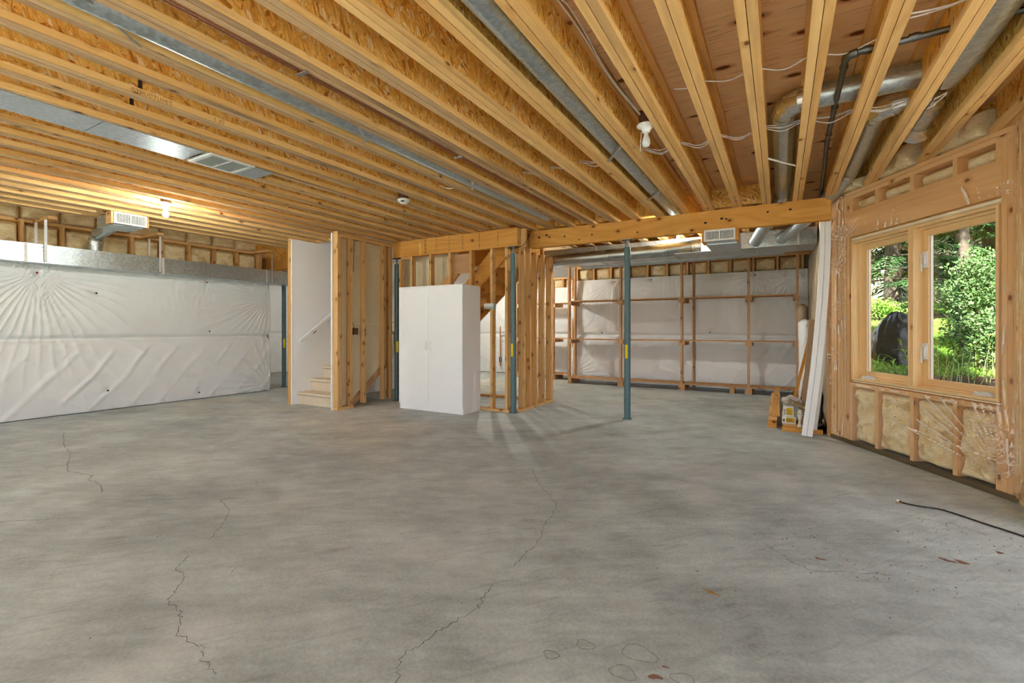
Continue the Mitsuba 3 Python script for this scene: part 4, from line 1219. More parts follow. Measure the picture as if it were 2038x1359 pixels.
lamp('added fill bulb near the left end behind the viewer', -6.2, -1.2, 2.598, 110 * BULB_RAD)  # another added unseen lamp, fills the left side

# smoke detector
sd = thing('smoke_detector', 'round white smoke detector hanging between the joists left of centre', 'detector')
dx, dy, dz = -3.57, 3.83, 2.60
obj('junction_box', lathe([(0, dz + 0.09), (0.052, dz + 0.09), (0.052, dz + 0.012), (0, dz + 0.012)], (dx, dy, 0), 20), 'm_brownbox', sd)
obj('body', lathe([(0.0, dz + 0.012), (0.060, dz + 0.012), (0.066, dz + 0.004), (0.066, dz - 0.012), (0.058, dz - 0.020), (0.044, dz - 0.024), (0.040, dz - 0.036), (0.030, dz - 0.042), (0.0, dz - 0.043)], (dx, dy, 0), 32), 'm_offwhite', sd, True)
obj('vent_slot', box((dx + 0.01, dy - 0.055, dz - 0.030), (dx + 0.045, dy - 0.040, dz - 0.022)), 'm_dark', sd)

# ------------------------------------------------------------------ cables


def cable(label, runs, r=0.0045, m='m_cable', name='cable', group=None):
    k = thing(name, label, 'cable', group)
    for pts in runs:
        obj('strand', tube(spline(pts, 6), r, 7), m, k, True)
    return k


def bay_span(y, z0, a, b, sag=0.035, n=3, dy=0.10):
    """cables crossing the joists from x = a to x = b through the webs, drooping in each bay."""
    runs = []
    js = [a] + [x for x in JX if a < x < b] + [b]
    for k in range(n):
        pts = []
        for p, q in zip(js[:-1], js[1:]):
            s = sag * RNG.uniform(0.4, 1.5)
            pts += [(p, y + RNG.uniform(-0.008, 0.008), z0 + 0.008 * k), ((p + q) / 2, y + dy * RNG.uniform(-0.4, 0.7), z0 - s + 0.008 * k)]
        pts.append((js[-1], y, z0 + 0.006 * k))
        runs.append(pts)
    return runs


cable('bundle of white cables threaded through the joists in front of the long beam', bay_span(4.07, 2.735, -3.4, 0.95, n=3))
cable('white cable crossing the right-hand joists nearer the viewer', bay_span(3.17, 2.765, -0.60, 0.46, n=1, sag=0.02) + [[(0.46, 3.17, 2.77), (0.60, 2.85, 2.80), (0.74, 2.40, 2.80)]])
cable('pair of white cables at the top of the upper right joists', [[(0.46, 2.96, 2.75), (0.55, 2.98, 2.735), (0.74, 2.965, 2.74), (0.90, 2.9, 2.76)], [(0.46, 2.90, 2.74), (0.54, 2.93, 2.73), (0.74, 2.95, 2.735), (0.90, 2.87, 2.75)]], 0.005)
cable('white cable running beside a joist to the unlit lamp holder', [[(-0.95, YF, 2.80), (-0.93, 1.5, 2.79), (-0.91, 2.2, 2.80), (-0.925, 2.8, 2.78), (-0.86, 3.34, 2.72)], [(-0.965, YF, 2.80), (-0.945, 1.5, 2.80), (-0.925, 2.3, 2.785), (-0.935, 2.9, 2.785), (-0.87, 3.34, 2.725)]], 0.0045)
cable('dark cable running along the underside of a joist beside the bay', [[(0.80, 1.8, 2.70), (0.815, 2.9, 2.66), (0.80, 3.3, 2.64), (0.83, 3.8, 2.63), (0.80, 4.4, 2.62), (0.80, 5.3, 2.62)]], 0.004, 'm_blackplastic')
cable('thin white cable along the joist left of the copper pipes', [[(-3.15, 0.5, 2.63), (-3.16, 2.5, 2.63), (-3.15, 4.0, 2.62), (-3.16, 5.6, 2.63)]], 0.004)
cable('small loop of white cable hanging near the smoke detector', [[(-3.02, 3.76, 2.66), (-2.94, 3.78, 2.622), (-2.85, 3.78, 2.618), (-2.80, 3.77, 2.66)]], 0.004)
cable('thin pale strip across a joist bay beside the elbowed duct', [[(-0.094, 4.445, 2.622), (0.01, 4.61, 2.622), (0.116, 4.77, 2.622)]], 0.009, 'm_offwhite', name='strip')
bc = thing('power_cable', 'black cable lying on the floor below the window, white plug end', 'cable')
pts = [gnd(*q) for q in ((1790, 999), (1800, 1003), (1830, 1009), (1870, 1015), (1910, 1027), (1960, 1044), (2010, 1060), (2080, 1084))]
obj('cord', tube(spline([(q[0], q[1], 0.006) for q in pts], 8), 0.0048, 10), 'm_blackplastic', bc, True)
obj('plug', tube([(pts[0][0] - 0.012, pts[0][1] + 0.006, 0.008), (pts[0][0], pts[0][1], 0.007)], 0.008, 10), 'm_offwhite', bc, True)
obj('twig_end', tube([(*gnd(1783, 1001), 0.004), (*gnd(1796, 1002), 0.004)], 0.003, 6), 'm_mark', bc)
for px, py, a in ((1410, 1176, 0.1), (1420, 1183, -0.1)):
    c = gnd(px, py)
    solid('wood_splinter', bar((c[0] - 0.026, c[1] + 0.005, 0.002), (c[0] + 0.026, c[1] - 0.02 * a, 0.002), 0.004, 0.003), 'm_mark', 'thin wood splinter lying on the bare floor, one of two side by side', 'splinter', 'wood splinters on the floor')

# small electrical things on the studs
eb_ = thing('outlet_box', 'dark brown electrical box nailed between the stair wall studs', 'electrical box')
obj('box', box((SX1 - 0.05, 4.90, 1.10), (SX1 + 0.03, 4.985, 1.20)), 'm_brownbox', eb_)
obj('wire', tube(spline([(SX1 - 0.0, 4.93, 1.20), (SX1 + 0.005, 4.91, 1.26), (SX1 + 0.01, 4.885, 1.30)], 6), 0.004, 6), 'm_blackplastic', eb_, True)
obj('wire', tube(spline([(SX1 + 0.02, 4.90, 2.05), (SX1 + 0.03, 4.90, 2.3), (SX1 + 0.02, 4.92, 2.5), (SX1 + 0.02, 4.99, 2.53)], 6), 0.004, 6), 'm_blackplastic', eb_, True)
gb = thing('control_box', 'pale grey control box on the stud beside the wardrobe', 'electrical box')
obj('case', box((-3.70, BY1 - 0.055, 1.475), (-3.535, BY1 + 0.003, 1.555)), 'm_greybox', gb)
obj('lid', box((-3.695, BY1 - 0.062, 1.505), (-3.54, BY1 - 0.056, 1.55)), 'm_offwhite', gb)
obj('knob', tube([(-3.555, BY1 - 0.03, 1.475), (-3.555, BY1 - 0.03, 1.45)], 0.01, 8), 'm_greybox', gb)
t = np.linspace(0, 1, 60)
wires = np.stack([-3.615 + 0.028 * np.cos(t * 2 * np.pi * 5), BY1 + 0.05 + 0.055 * np.sin(t * 2 * np.pi * 5), 1.57 + 0.65 * t ** 1.6], 1)
cw = solid('coiled_wire', tube(wires, 0.0028, 6), 'm_mark', 'thin brown wire spiralled round the stud above the control box', 'wire', smooth=True)
solid('loose_wire', tube(spline([(-3.35, BY1 - 0.02, 2.33), (-3.2, BY1 - 0.03, 2.31), (-3.10, 5.75, 2.38), (-3.03, 5.8, 2.55), (-3.02, 5.82, 2.60)], 8), 0.004, 6), 'm_blackplastic', 'dark wire looped past the top of the post by the stub wall', 'wire', smooth=True)
ps = thing('water_pipe', 'thin brown upright pipe with a valve against the sheeting right of the wardrobe', 'pipe')
obj('pipe', tube([(-6.36, 10.45, 0.2), (-6.36, 10.45, 1.25)], 0.016, 10), 'm_copper', ps, True)
obj('valve', tube([(-6.36, 10.45, 0.30), (-6.36, 10.45, 0.44)], 0.04, 10), 'm_iron', ps, True)
obj('branch', tube([(-6.36, 10.45, 1.0), (-6.0, 10.45, 1.0)], 0.02, 8), 'm_steel', ps, True)

# ------------------------------------------------------------------ staircase
sc_ = thing('staircase', 'carpeted beige stairs rising between the white stair walls', 'staircase')
NY = [4.70, 4.93, 5.16, 5.39, 5.62, 5.85, 6.08]
sx0, sx1 = SX0 + 0.002, SX1 - 0.108
for i, y in enumerate(NY):
    z = 0.19 * (i + 1)
    r = 0.022
    prof = [(y + 0.022, z - 0.19), (y + 0.016, z - 0.05)]
    prof += [(y + 0.0 - r * math.sin(a) + 0.006, z - r + r * math.cos(a)) for a in np.linspace(2.2, 0, 7)]
    prof += [(y + 0.26, z), (y + 0.26, z - 0.19)]
    obj('step', poly([(a, b) for a, b in prof], sx0, sx1, frame((0, 0, 0), (0, 1, 0), (0, 0, 1), (1, 0, 0))), 'm_carpet', sc_)
obj('riser_core', poly([(4.73, 0.0), (4.90, 0.0), (6.55, 1.20), (7.8, 1.20), (7.8, 1.30), (6.34, 1.30), (4.96, 0.18)], sx0, sx1, frame((0, 0, 0), (0, 1, 0), (0, 0, 1), (1, 0, 0))), 'm_carpet', sc_)
hr = thing('handrail', 'slim white handrail sloping up the white stair wall', 'handrail')
hp = [(SX0 + 0.060, 4.70, 0.985), (SX0 + 0.060, 7.2, 0.985 + 2.5 * 0.735)]
obj('rail', bar(hp[0], hp[1], 0.038, 0.045), 'm_white', hr)
for y in (5.0, 6.2):
    z = 0.985 + (y - 4.70) * 0.735 - 0.03
    obj('bracket', tube([(SX0 + 0.058, y, z), (SX0 + 0.045, y, z - 0.035), (SX0 + 0.001, y - 0.01, z - 0.06)], 0.006, 8), 'm_brownbox', hr, True)
#@@PART4
# ------------------------------------------------------------------ leftovers in the right corner


def sweep(section, path, up=(0, 1, 0), mb=None):
    """An open section (k x 2, across and out) swept along a path."""
    mb = mb or MB()
    p = np.array(path, float)
    t = np.gradient(p, axis=0)
    t /= np.linalg.norm(t, axis=1, keepdims=True)
    s = np.cross(t, up)
    s /= np.linalg.norm(s, axis=1, keepdims=True)
    o = np.cross(s, t)
    sec = np.array(section, float)
    v = p[:, None] + sec[None, :, :1] * s[:, None] + sec[None, :, 1:] * o[:, None]
    n, m = len(p), len(sec)
    for j in range(m - 1):
        vv = np.concatenate([v[:, j], v[:, j + 1]])
        i = np.arange(n - 1)
        mb.add(vv, np.stack([i, i + 1, i + 1 + n, i + n], 1))
    for k in (0, n - 1):
        c = v[k].mean(0)
        mb.add(np.vstack([v[k], c]), [[j, j + 1, m] for j in range(m - 1)])
    return mb


tr = thing('trim_board', 'long white plastic trim leaning from the floor up to the beam, bowed', 'trim board')
pth = spline([(0.255, 6.10, 0.005), (0.335, 6.13, 0.70), (0.395, 6.15, 1.40), (0.425, 6.16, 2.0), (0.428, 6.17, 2.40)], 6)
obj('face', sweep([(-0.055, 0.0), (-0.055, -0.014), (-0.004, -0.020), (0.0, -0.012), (0.004, -0.028), (0.045, -0.026), (0.050, -0.012), (0.050, 0.0), (-0.055, 0.0)], pth), 'm_white', tr)
mk = MB()
for i in range(9):
    a = 0.30 + i * 0.011
    k = int(a * (len(pth) - 1))
    q = pth[k] + (pth[k + 1] - pth[k]) * (a * (len(pth) - 1) - k)
    box((q[0] - 0.046, q[1] - 0.0165, q[2]), (q[0] - 0.038, q[1] - 0.0155, q[2] + 0.016), None, mk)
obj('print_line', mk, 'm_ink', tr)
solid('trim_board', sweep([(-0.02, 0.0), (-0.02, -0.012), (0.02, -0.012), (0.02, 0.0), (-0.02, 0.0)], spline([(0.34, 6.30, 0.005), (0.41, 6.30, 0.7), (0.438, 6.27, 1.38)], 6)), 'm_offwhite', 'shorter thin white trim strip leaning behind the long bowed one', 'trim board')
solid('brown_panel', bar((0.27, 6.62, 0.01), (0.375, 6.78, 1.30), 0.13, 0.012, up=(0.2, -1, 0)), 'm_cardboard', 'tall brown hardboard panel leaning behind the white trim', 'panel')
solid('wood_strip', bar((0.135, 6.74, 0.235), (0.32, 6.98, 1.05), 0.035, 0.020, up=(0, -1, 0)), 'm_beam', 'thin wooden strip leaning at the left of the other leaning boards', 'board')
solid('wood_strip', bar((0.22, 6.60, 0.01), (0.37, 6.86, 0.98), 0.06, 0.035, up=(0, -1, 0)), 'm_lumber', 'thicker wooden strip leaning just left of the white trim', 'board')
solid('wood_strip', bar((0.205, 6.90, 0.01), (0.33, 7.05, 0.93), 0.04, 0.02, up=(0, -1, 0)), 'm_shelf', 'grey-brown strip leaning behind the two lighter wooden strips', 'board')
for i, (x0, x1, z0, z1, y0, y1, lb) in enumerate(((-0.125, -0.035, 0.0, 0.088, 6.42, 8.7, 'thick plank end at the bottom of the stack beside the boxes'), (-0.122, -0.030, 0.0895, 0.128, 6.45, 8.9, 'thin plank in the middle of the stack beside the boxes'), (-0.085, 0.000, 0.1295, 0.168, 6.50, 9.35, 'top plank of the stack reaching back to the shelving'))):
    fr = frame((0, 0, 0), (1, 0, 0), (0.0, 1, 0))
    solid('plank', box((x0, y0, z0), (x1, y1, z1), fr), 'm_beam' if i == 0 else 'm_lumber', lb, 'plank')
for i, (x0, x1, y, z0, z1, lb) in enumerate(((0.02, 0.42, 6.28, 0.0, 0.045, 'front wooden batten on the floor under the white fittings'), (0.03, 0.36, 6.42, 0.0, 0.062, 'second wooden batten on the floor, under the boxes'), (0.02, 0.38, 6.66, 0.0, 0.062, 'rear wooden batten on the floor, below the leaning strips'))):
    solid('batten', box((x0, y, z0), (x1, y + 0.07, z1)), 'm_beam' if i == 0 else 'm_lumber', lb, 'batten')


def carton(lo, hi, label):
    k = thing('carton', label, 'box')
    obj('body', box(lo, hi), 'm_offwhite', k)
    w, h = hi[0] - lo[0], hi[2] - lo[2]
    lb = obj('printed_label', box((lo[0] + 0.010 + 0.2 * w, lo[1] - 0.0012, lo[2] + 0.016), (hi[0] - 0.012, lo[1] - 0.0002, hi[2] - 0.014)), 'm_label', k, label='yellow label panel')
    m = MB()
    for i in range(4):
        z = lo[2] + 0.024 + i * (h - 0.05) / 4
        box((lo[0] + 0.018 + 0.2 * w, lo[1] - 0.0022, z), (hi[0] - 0.020 - 0.02 * (i % 2), lo[1] - 0.0013, z + 0.006), None, m)
    obj('print_line', m, 'm_mark', lb)
    m = MB()
    for i in range(3):
        z = lo[2] + 0.02 + i * (h - 0.05) / 3
        box((lo[0] + 0.008, lo[1] - 0.0012, z), (lo[0] + 0.008 + 0.14 * w, lo[1] - 0.0002, z + 0.013), None, m)
    obj('print_block', m, 'm_bluegrey', k)


carton((0.022, 6.43, 0.064), (0.162, 6.86, 0.150), 'lower small white carton with a yellow label on the battens')
carton((0.034, 6.44, 0.1515), (0.142, 6.88, 0.265), 'upper small white carton with a yellow label on the other carton')


def fitting(x, y, z0, label, lean):
    k = thing('plastic_fitting', label, 'fitting')
    pr = [(0.0, 0.0), (0.022, 0.0), (0.022, 0.035), (0.013, 0.04), (0.013, 0.085), (0.020, 0.095), (0.024, 0.13), (0.031, 0.135), (0.031, 0.165), (0.024, 0.170), (0.024, 0.200), (0.0, 0.200)]
    m = lathe(pr, (0, 0, 0), 18)
    d = np.array([lean, 0.25, 1.0])
    d /= np.linalg.norm(d)
    s = np.cross(d, (0, 1, 0))
    s /= np.linalg.norm(s)
    m.v = [frame((x, y, z0), s, np.cross(d, s), d)(v) for v in m.v]
    obj('body', m, 'm_offwhite', k)
    c = np.array([x, y, z0]) + d * 0.15
    obj('collar', ring(c, d, 0.031, 0.012, 0.003, 18), 'm_greybox', k, True)
    obj('cap', tube([c + d * 0.05, c + d * 0.064], 0.018, 14), 'm_greybox', k)


fitting(0.196, 6.335, 0.047, 'left white plastic fitting standing in front of the cartons', 0.05)
fitting(0.268, 6.340, 0.047, 'right white plastic fitting standing by the white trim', 0.22)
m = MB()
for k, (dx, dy, dz, r) in enumerate(((0, 0, 0, 0.06), (0.07, 0.02, 0.01, 0.055), (0.12, -0.01, -0.005, 0.045), (0.04, 0.03, 0.03, 0.045))):
    s = trimesh.creation.icosphere(subdivisions=3, radius=r)
    v = np.array(s.vertices)
    v = v * (1 + 0.55 * (meshkit.fbm(v * 26 + k * 5, 3, k)[:, None] - 0.5)) * (1, 1, 0.75)
    m.add(v + (0.075 + dx, 6.62 + dy, 0.315 + dz), s.faces)
solid('crumpled_paper', m, 'm_crumple', 'crumpled grey-white paper heaped on the upper carton', 'paper')
pk = thing('packet', 'flat dark brown packet lying tilted on the cartons', 'packet')
obj('body', bar((0.10, 6.42, 0.335), (0.29, 6.40, 0.265), 0.10, 0.035), 'm_brownwrap', pk)
m = MB()
for i in range(5):
    q = np.array([0.128 + i * 0.013, 6.3655, 0.322 - i * 0.005])
    box(q, q + (0.007, 0.0008, 0.018), None, m)
obj('print_mark', m, 'm_offwhite', pk)
obj('seal', box((0.24, 6.352, 0.272), (0.25, 6.354, 0.287)), 'm_yellow', pk)
bg = MB()
s = trimesh.creation.icosphere(subdivisions=4, radius=1.0)
v = np.array(s.vertices)
v = v * (1 + 0.28 * (meshkit.fbm(v * 2.2, 3, 3)[:, None] - 0.5)) * (0.052, 0.18, 0.24) + (0.398, 6.68, 0.27)
solid('plastic_bag', bg.add(v, s.faces), 'm_bluegrey', 'dark blue-grey bag slumped between the white trim and the corner', 'bag', smooth=True)
rl = thing('carpet_roll', 'dark grey hollow roll lying on the floor at the corner', 'roll')
obj('roll', tube([(0.420, 6.36, 0.045), (0.36, 7.5, 0.045)], 0.043, 18, caps=False), 'm_darkroll', rl, True)
obj('core', tube([(0.420, 6.362, 0.045), (0.36, 7.5, 0.045)], 0.030, 18, caps=False), 'm_ink', rl, True)
obj('loose_flap', poly([(0, 0), (0.10, 0.0), (0.11, 0.10), (0.03, 0.16)], 0, 0.003, frame((0.33, 6.55, 0.10), (1, 0.1, 0), (0, 1, 0.4))), 'm_darkroll', rl)
for i, (x, y, r, h, m_, lb) in enumerate(((0.335, 9.45, 0.075, 1.62, 'm_kraft', 'brown wrapped insulation roll standing behind the end shelf upright'), (0.345, 8.75, 0.085, 1.34, 'm_blanket', 'white plastic wrapped insulation roll standing against the right end wall'))):
    def rf(u, v, x=x, y=y, r=r, h=h, i=i):
        a = u * 2 * np.pi
        rr = r * (0.86 + 0.36 * meshkit.fbm(np.stack([np.cos(a) * 1.5 + i * 9, np.sin(a) * 1.5, v * 6], -1), 3, i)) * np.clip(np.minimum(v, 1 - v) / 0.04, 0.02, 1) ** 0.5
        return np.stack([x + rr * np.cos(a), y + 1.5 * rr * np.sin(a), v * h], -1)
    solid('insulation_roll', grid(rf, 30, 60), m_, lb, 'insulation roll', smooth=True)

# ------------------------------------------------------------------ the garden outside


def gz_(x, y):
    x, y = np.asarray(x, float), np.asarray(y, float)
    z = np.interp(y, [-14, 0, 4, 6.5, 8.5, 10.5, 14, 15.6, 26, 40], [-0.1, -0.08, 0.25, 0.40, 0.52, 0.86, 1.33, 1.50, 2.25, 2.9])
    z = z + 0.06 * (meshkit.fbm(np.stack([x * 0.8, y * 0.8, 0 * x], -1), 3, 2) - 0.5)
    inside = (x < 0.75) | ((x < XR + 0.2) & (y < 6.0))
    house = inside & (x > -12.4) & (y < 11.3) & (y > -3.2)
    return np.where(house | ((x > -10.5) & (x < 7.4) & (y < 3.5)), -0.35, z)


def terrain(u, v):
    x, y = -16 + 36 * u, -16 + 54 * v
    return np.stack([x, y, gz_(x, y)], -1)


solid('garden_ground', grid(terrain, 120, 180), 'm_ground', 'sloping lawn and dark planting beds outside the window', 'ground', smooth=True, kind='structure')
labels['garden_ground'].pop('category', None)
gr_ = MB()
rs = np.random.RandomState(3)
N = 26000
y = rs.uniform(8.6, 15.5, N)
x = y * rs.uniform(0.10, 0.33, N) + rs.uniform(-0.4, 0.8, N)
keep = (y < 14.5) & (x > 0.9)
x, y = x[keep], y[keep]
z = gz_(x, y)
a = rs.uniform(0, 2 * np.pi, len(x))
h, w = rs.uniform(0.03, 0.075, len(x)), rs.uniform(0.004, 0.008, len(x))
lean = rs.normal(0, 0.025, (len(x), 2))
A = np.stack([x - w * np.cos(a), y - w * np.sin(a), z], -1)
B_ = np.stack([x + w * np.cos(a), y + w * np.sin(a), z], -1)
C_ = np.stack([x + lean[:, 0], y + lean[:, 1], z + h], -1)
gr_.add(np.concatenate([A, B_, C_]), np.stack([np.arange(len(x)), np.arange(len(x)) + len(x), np.arange(len(x)) + 2 * len(x)], 1))
solid('grass', gr_, 'm_fresh', 'bright green grass blades on the lawn beyond the dark tarp', 'grass', kind='stuff')


def quads(c, d, n, L, w):
    """Leaf quads at c along d, with side vector from n."""
    s = np.cross(d, n)
    s /= np.linalg.norm(s, axis=1, keepdims=True) + 1e-9
    L, w = L[:, None], w[:, None]
    v = np.stack([c, c + d * L * 0.5 + s * w * 0.5, c + d * L, c + d * L * 0.5 - s * w * 0.5], 1)
    k = np.arange(len(c))[:, None] * 4
    f = np.concatenate([k + [[0, 1, 2]], k + [[0, 2, 3]]])
    return v.reshape(-1, 3), f


def unit(v):
    return v / (np.linalg.norm(v, axis=-1, keepdims=True) + 1e-9)


def conifer(x, y, H, r, zb, seed, label, R=2.6, dens=1.0):
    rs = np.random.RandomState(seed)
    k = thing('conifer_tree', label, 'tree', None)
    z0 = float(gz_(x, y))
    t = np.linspace(0, 1, 12)
    obj('trunk', tube(np.stack([x + 0.1 * np.sin(t * 3 + seed), y + 0 * t, z0 - 0.1 + t * H], 1), r * (1 - 0.85 * t), 16), 'm_bark', k, True)
    V, F, n = [], [], 0
    br = MB()
    z = z0 + zb
    while z < z0 + H * 0.97:
        q = (z - z0) / H
        L0 = R * (1 - q) ** 0.8
        for b in range(int(5 * dens) + 1):
            az = rs.uniform(0, 2 * np.pi)
            L = L0 * rs.uniform(0.65, 1.1)
            m = 14
            s = np.linspace(0, 1, m)
            dirn = np.array([math.cos(az), math.sin(az), 0])
            pts = np.array([x, y, z]) + dirn * (s * L)[:, None] + np.array([0, 0, 1.0]) * (-(s ** 1.5) * L * rs.uniform(0.15, 0.42) + 0.12 * s)[:, None]
            tube(pts[::3], np.linspace(0.025, 0.006, len(pts[::3])), 5, br, caps=False)
            side = np.cross(dirn, (0, 0, 1))
            for sg in (-1, 1):
                c0 = pts[2:]
                ln = (1 - s[2:] * 0.65) * L * 0.34
                d0 = unit(dirn * 0.75 + sg * side * 0.9 + np.array([0, 0, -0.18]))
                for j in range(4):
                    frac = j / 4
                    c = c0 + d0 * (ln * frac)[:, None] + np.array([0, 0, -0.05 * frac])
                    for e in (-0.7, 0.0, 0.7):
                        d = unit(d0 + e * np.cross(d0, (0, 0, 1)) + rs.normal(0, 0.18, (len(c), 3)) + (0, 0, -0.28))
                        v, f = quads(c, d, unit(rs.normal(0, 0.5, (len(c), 3)) + (0, 0, 1)), ln * rs.uniform(0.30, 0.5, len(c)), 0.035 + 0.02 * rs.rand(len(c)))
                        V.append(v)
                        F.append(f + n)
                        n += len(v)
        z += rs.uniform(0.32, 0.5) / dens
    obj('branches', br, 'm_bark', k, True)
    obj('needles', MB().add(np.vstack(V), np.vstack(F)), 'm_conifer', k, kind='stuff')


conifer(2.75, 17.3, 11, 0.22, 1.0, 1, 'dark conifer with drooping branches filling the top of the left pane', 3.3)
conifer(4.75, 19.0, 12, 0.24, 2.6, 2, 'conifer with a bare pale trunk behind the right pane bush', 3.2)
conifer(6.3, 22.0, 12, 0.26, 1.6, 3, 'dark conifer farther back behind the right pane', 3.4)
conifer(3.4, 13.0, 7, 0.10, 2.35, 4, 'young conifer overhanging the top of the right pane', 1.7)
conifer(9.5, 18.0, 12, 0.25, 0.8, 5, 'dark conifer at the far right of the garden', 3.4, 0.8)
conifer(8.2, 10.5, 11, 0.25, 0.8, 6, 'dark conifer to the right beyond the leafy bush', 3.2, 0.8)
conifer(10.0, 5.5, 11, 0.25, 0.6, 7, 'conifer beside the house, beyond the right wall', 3.2, 0.8)
conifer(0.5, 24.0, 13, 0.28, 0.8, 8, 'dark conifer beyond the lawn at the left of the left pane', 3.6, 0.9)
for i, (xx_, yy_) in enumerate(((-3, 31), (3.5, 33), (8, 32), (13, 29), (16, 22), (15, 14), (15, 6), (14, -2))):
    conifer(xx_, yy_, 14, 0.3, 0.3, 20 + i, ('conifer in the tree belt behind the house, left end', 'conifer in the tree belt right behind the pale house', 'conifer in the tree belt at the house end', 'conifer in the far right tree belt', 'conifer right of the lawn, far', 'conifer right of the lawn, middle', 'conifer right of the lawn, near', 'conifer nearest the viewer, outside')[i], 3.8, 0.6)


def shrub(x, y, rx, ry, h, n, seed, label, leaf=(0.045, 0.075), m='m_leaf'):
    rs = np.random.RandomState(seed)
    k = thing('leafy_shrub', label, 'shrub')
    z0 = float(gz_(x, y))
    st = MB()
    tips = []
    for i in range(46):
        a, q = rs.uniform(0, 2 * np.pi), rs.uniform(0.15, 1)
        tip = np.array([x + rx * q * math.cos(a), y + ry * q * math.sin(a), z0 + h * (0.35 + 0.65 * math.sqrt(max(0, 1 - 0.7 * q * q))) * rs.uniform(0.75, 1.05)])
        base = np.array([x + 0.2 * rx * math.cos(a), y + 0.2 * ry * math.sin(a), z0 - 0.05])
        mid = (base * 0.5 + tip * 0.5) + (0, 0, 0.15 * h)
        p = spline([base, mid, tip], 8)
        tube(p, np.linspace(0.012, 0.003, len(p)), 5, st, caps=False)
        tips.append(p)
    obj('stems', st, 'm_bark', k, True)
    P = np.vstack([p[4:] for p in tips])
    c = P[rs.randint(0, len(P), n)] + rs.normal(0, 0.085, (n, 3)) * (1, 1, 0.9)
    d = unit(rs.normal(0, 1, (n, 3)) + (c - (x, y, z0 + h * 0.4)) * 0.8)
    v, f = quads(c, d, unit(rs.normal(0, 0.55, (n, 3)) + (0, 0, 1)), rs.uniform(*leaf, n), rs.uniform(leaf[0] * 0.6, leaf[1] * 0.6, n))
    obj('leaves', MB().add(v, f), m, k, kind='stuff')


shrub(2.75, 10.1, 0.62, 0.6, 1.55, 9000, 1, 'big light green bush filling the middle of the right pane')
shrub(3.70, 10.6, 0.85, 0.7, 1.75, 10000, 2, 'broad light green bush at the right edge of the right pane')
shrub(2.55, 9.1, 0.5, 0.4, 0.75, 5000, 3, 'low green bush under the big bush')
shrub(3.2, 8.9, 0.6, 0.45, 0.95, 5000, 4, 'low leafy bush beneath the broad bush')
shrub(2.1, 14.3, 0.5, 0.4, 0.45, 2600, 5, 'small low shrub at the lawn edge seen in the left pane', m='m_fresh')
shrub(5.2, 12.8, 1.1, 0.9, 1.9, 9000, 6, 'tall leafy bush behind the light green bushes')
# the black sheet over a mound
s = trimesh.creation.icosphere(subdivisions=5, radius=1.0)
v = np.array(s.vertices)
v = v[:, :] * (1 + 0.22 * (meshkit.fbm(v * 2.0 + 4, 4, 6)[:, None] - 0.5) + 0.035 * np.abs(np.sin(4 * np.arctan2(v[:, 1], v[:, 0]) + 5 * v[:, 2] + 6 * meshkit.fbm(v * 1.5, 2, 2)))[:, None] ** 3)
v = v * (0.38, 0.42, 0.70) + (1.66, 9.55, float(gz_(1.66, 9.55)) + 0.02)
solid('tarp_mound', MB().add(v, s.faces), 'm_tarp', 'mound under a wrinkled black tarp beyond the left pane', 'tarp', smooth=True)

# leafy stalks close to the window: each leaf a part
LEAF = {}
for q, (L, W) in enumerate(((0.17, 0.045), (0.13, 0.036), (0.21, 0.040))):
    def lf(u, v, L=L, W=W):
        s = v * L
        w = W * np.sin(np.pi * np.clip(v, 0, 1) ** 0.8) * (1 - 0.25 * v)
        return np.stack([(u - 0.5) * w, s * (1 - 0.18 * v), 0.10 * L * np.sin(v * 2.6) - 0.42 * L * v ** 2 + 0.18 * np.abs(u - 0.5) * w], -1)
    mm = grid(lf, 2, 6).mesh()
    LEAF[q] = mikit.ply((mm[0], mm[1]), 'm_fresh', smooth=True, uv=mm[2])
SP = [(1765, 6.3, .30), (1752, 6.0, .22), (1778, 6.6, .26), (1813, 6.7, .44), (1818, 6.0, .34), (1870, 6.3, .50), (1884, 6.0, .42), (1897, 6.7, .46), (1911, 6.0, .50), (1925, 6.4, .42), (1938, 5.9, .36), (1950, 6.6, .40), (1963, 6.0, .62), (1976, 6.4, .66), (1985, 5.8, .50), (1960, 7.0, .5), (1740, 6.6, .3)]
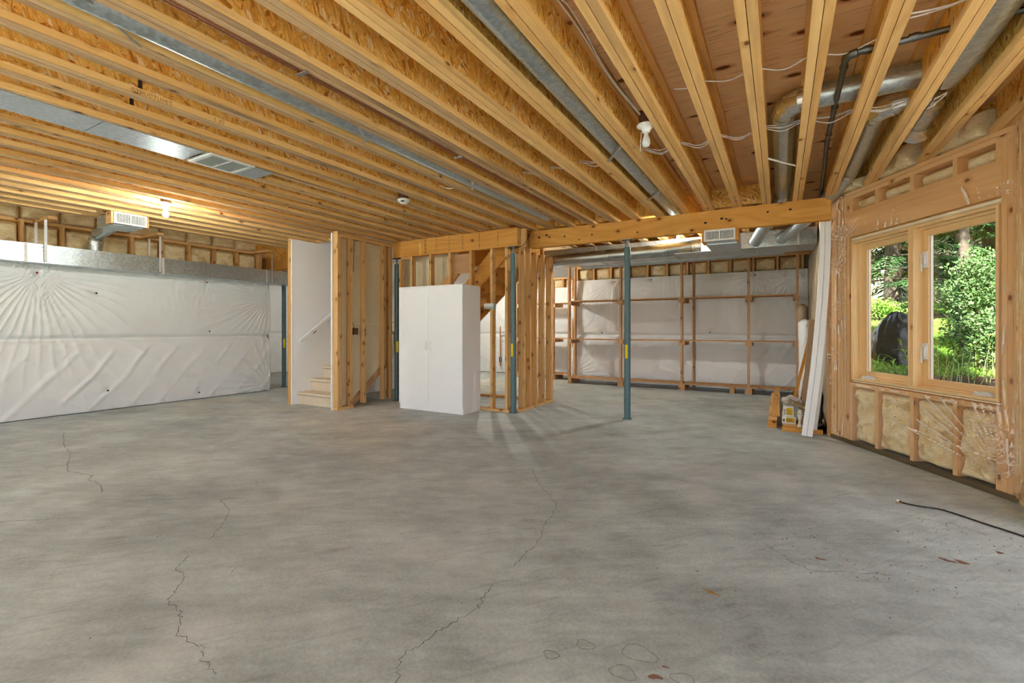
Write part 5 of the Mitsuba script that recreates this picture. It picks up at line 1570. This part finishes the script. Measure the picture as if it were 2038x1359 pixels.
for i, (px, t, h) in enumerate(SP):
    dr_ = FW + np.array([math.cos(YAW), math.sin(YAW), 0]) * (px - 1019) / FPX
    x, y = dr_[0] * t, dr_[1] * t
    z0 = float(gz_(x, y))
    k = thing('leafy_stalk', 'fresh green leafy stalk close outside the window', 'plant', 'leafy stalks outside the window')
    rs = np.random.RandomState(60 + i)
    lx, ly = rs.normal(0, 0.05, 2)
    st = spline([(x, y, z0 - 0.03), (x + lx * 0.4, y + ly * 0.4, z0 + h * 0.5), (x + lx, y + ly, z0 + h)], 6)
    obj('stem', tube(st, np.linspace(0.006, 0.003, len(st)), 6), 'm_stem', k, True)
    nl_ = int(9 + h * 14)
    for j in range(nl_):
        q = 0.25 + 0.75 * (j + 0.5) / nl_
        c = st[int(q * (len(st) - 1))]
        az, el = math.degrees(j * 2.4 + rs.uniform(0, 0.6)), rs.uniform(5, 40) + 35 * (q > 0.9)
        scene[uniq(k + '__leaf')] = {**LEAF[j % 3], 'to_world': T().translate([float(v_) for v_ in c]).rotate([0, 0, 1], az).rotate([1, 0, 0], el).scale(float(rs.uniform(0.65, 1.05)))}
for i in range(14):
    px, t = 1868 + i * 9.0 + NP.uniform(-3, 3), NP.uniform(5.6, 6.6)
    dr_ = FW + np.array([math.cos(YAW), math.sin(YAW), 0]) * (px - 1019) / FPX
    x, y = dr_[0] * t, dr_[1] * t
    z0 = float(gz_(x, y))
    solid('dry_stick', bar((x, y, z0 - 0.02), (x + NP.normal(0, .06), y + NP.normal(0, .05), z0 + NP.uniform(0.25, 0.5)), 0.007, 0.007, up=(0, 1, 0)), 'm_stem', 'thin dry stalk sticking up among the leafy stalks', 'stalk', 'dry stalks outside the window')

# pale house beyond the lawn
hs_ = thing('neighbour_house', 'pale house wall with horizontal siding beyond the lawn', 'house')
hy = 27.0
for i in range(15):
    z = 2.0 + i * 0.22
    obj('siding_board', box((0.5, hy - 0.02 + 0.012 * (i % 2) * 0, z), (11.5, hy, z + 0.205), fr=lambda V: np.c_[V[:, 0], V[:, 1] - 0.03 * (1 - ((V[:, 2] - 2.0) % 0.22) / 0.22), V[:, 2]]), 'm_siding', hs_)
obj('wall', box((0.5, hy + 0.001, 1.8), (11.5, hy + 4, 5.3)), 'm_siding', hs_)
obj('roof', poly([(-0.2, 5.3), (12.2, 5.3), (12.0, 5.5), (6, 7.4), (0.0, 5.5)], hy - 0.5, hy + 4.4, fs), 'm_darkroll', hs_)
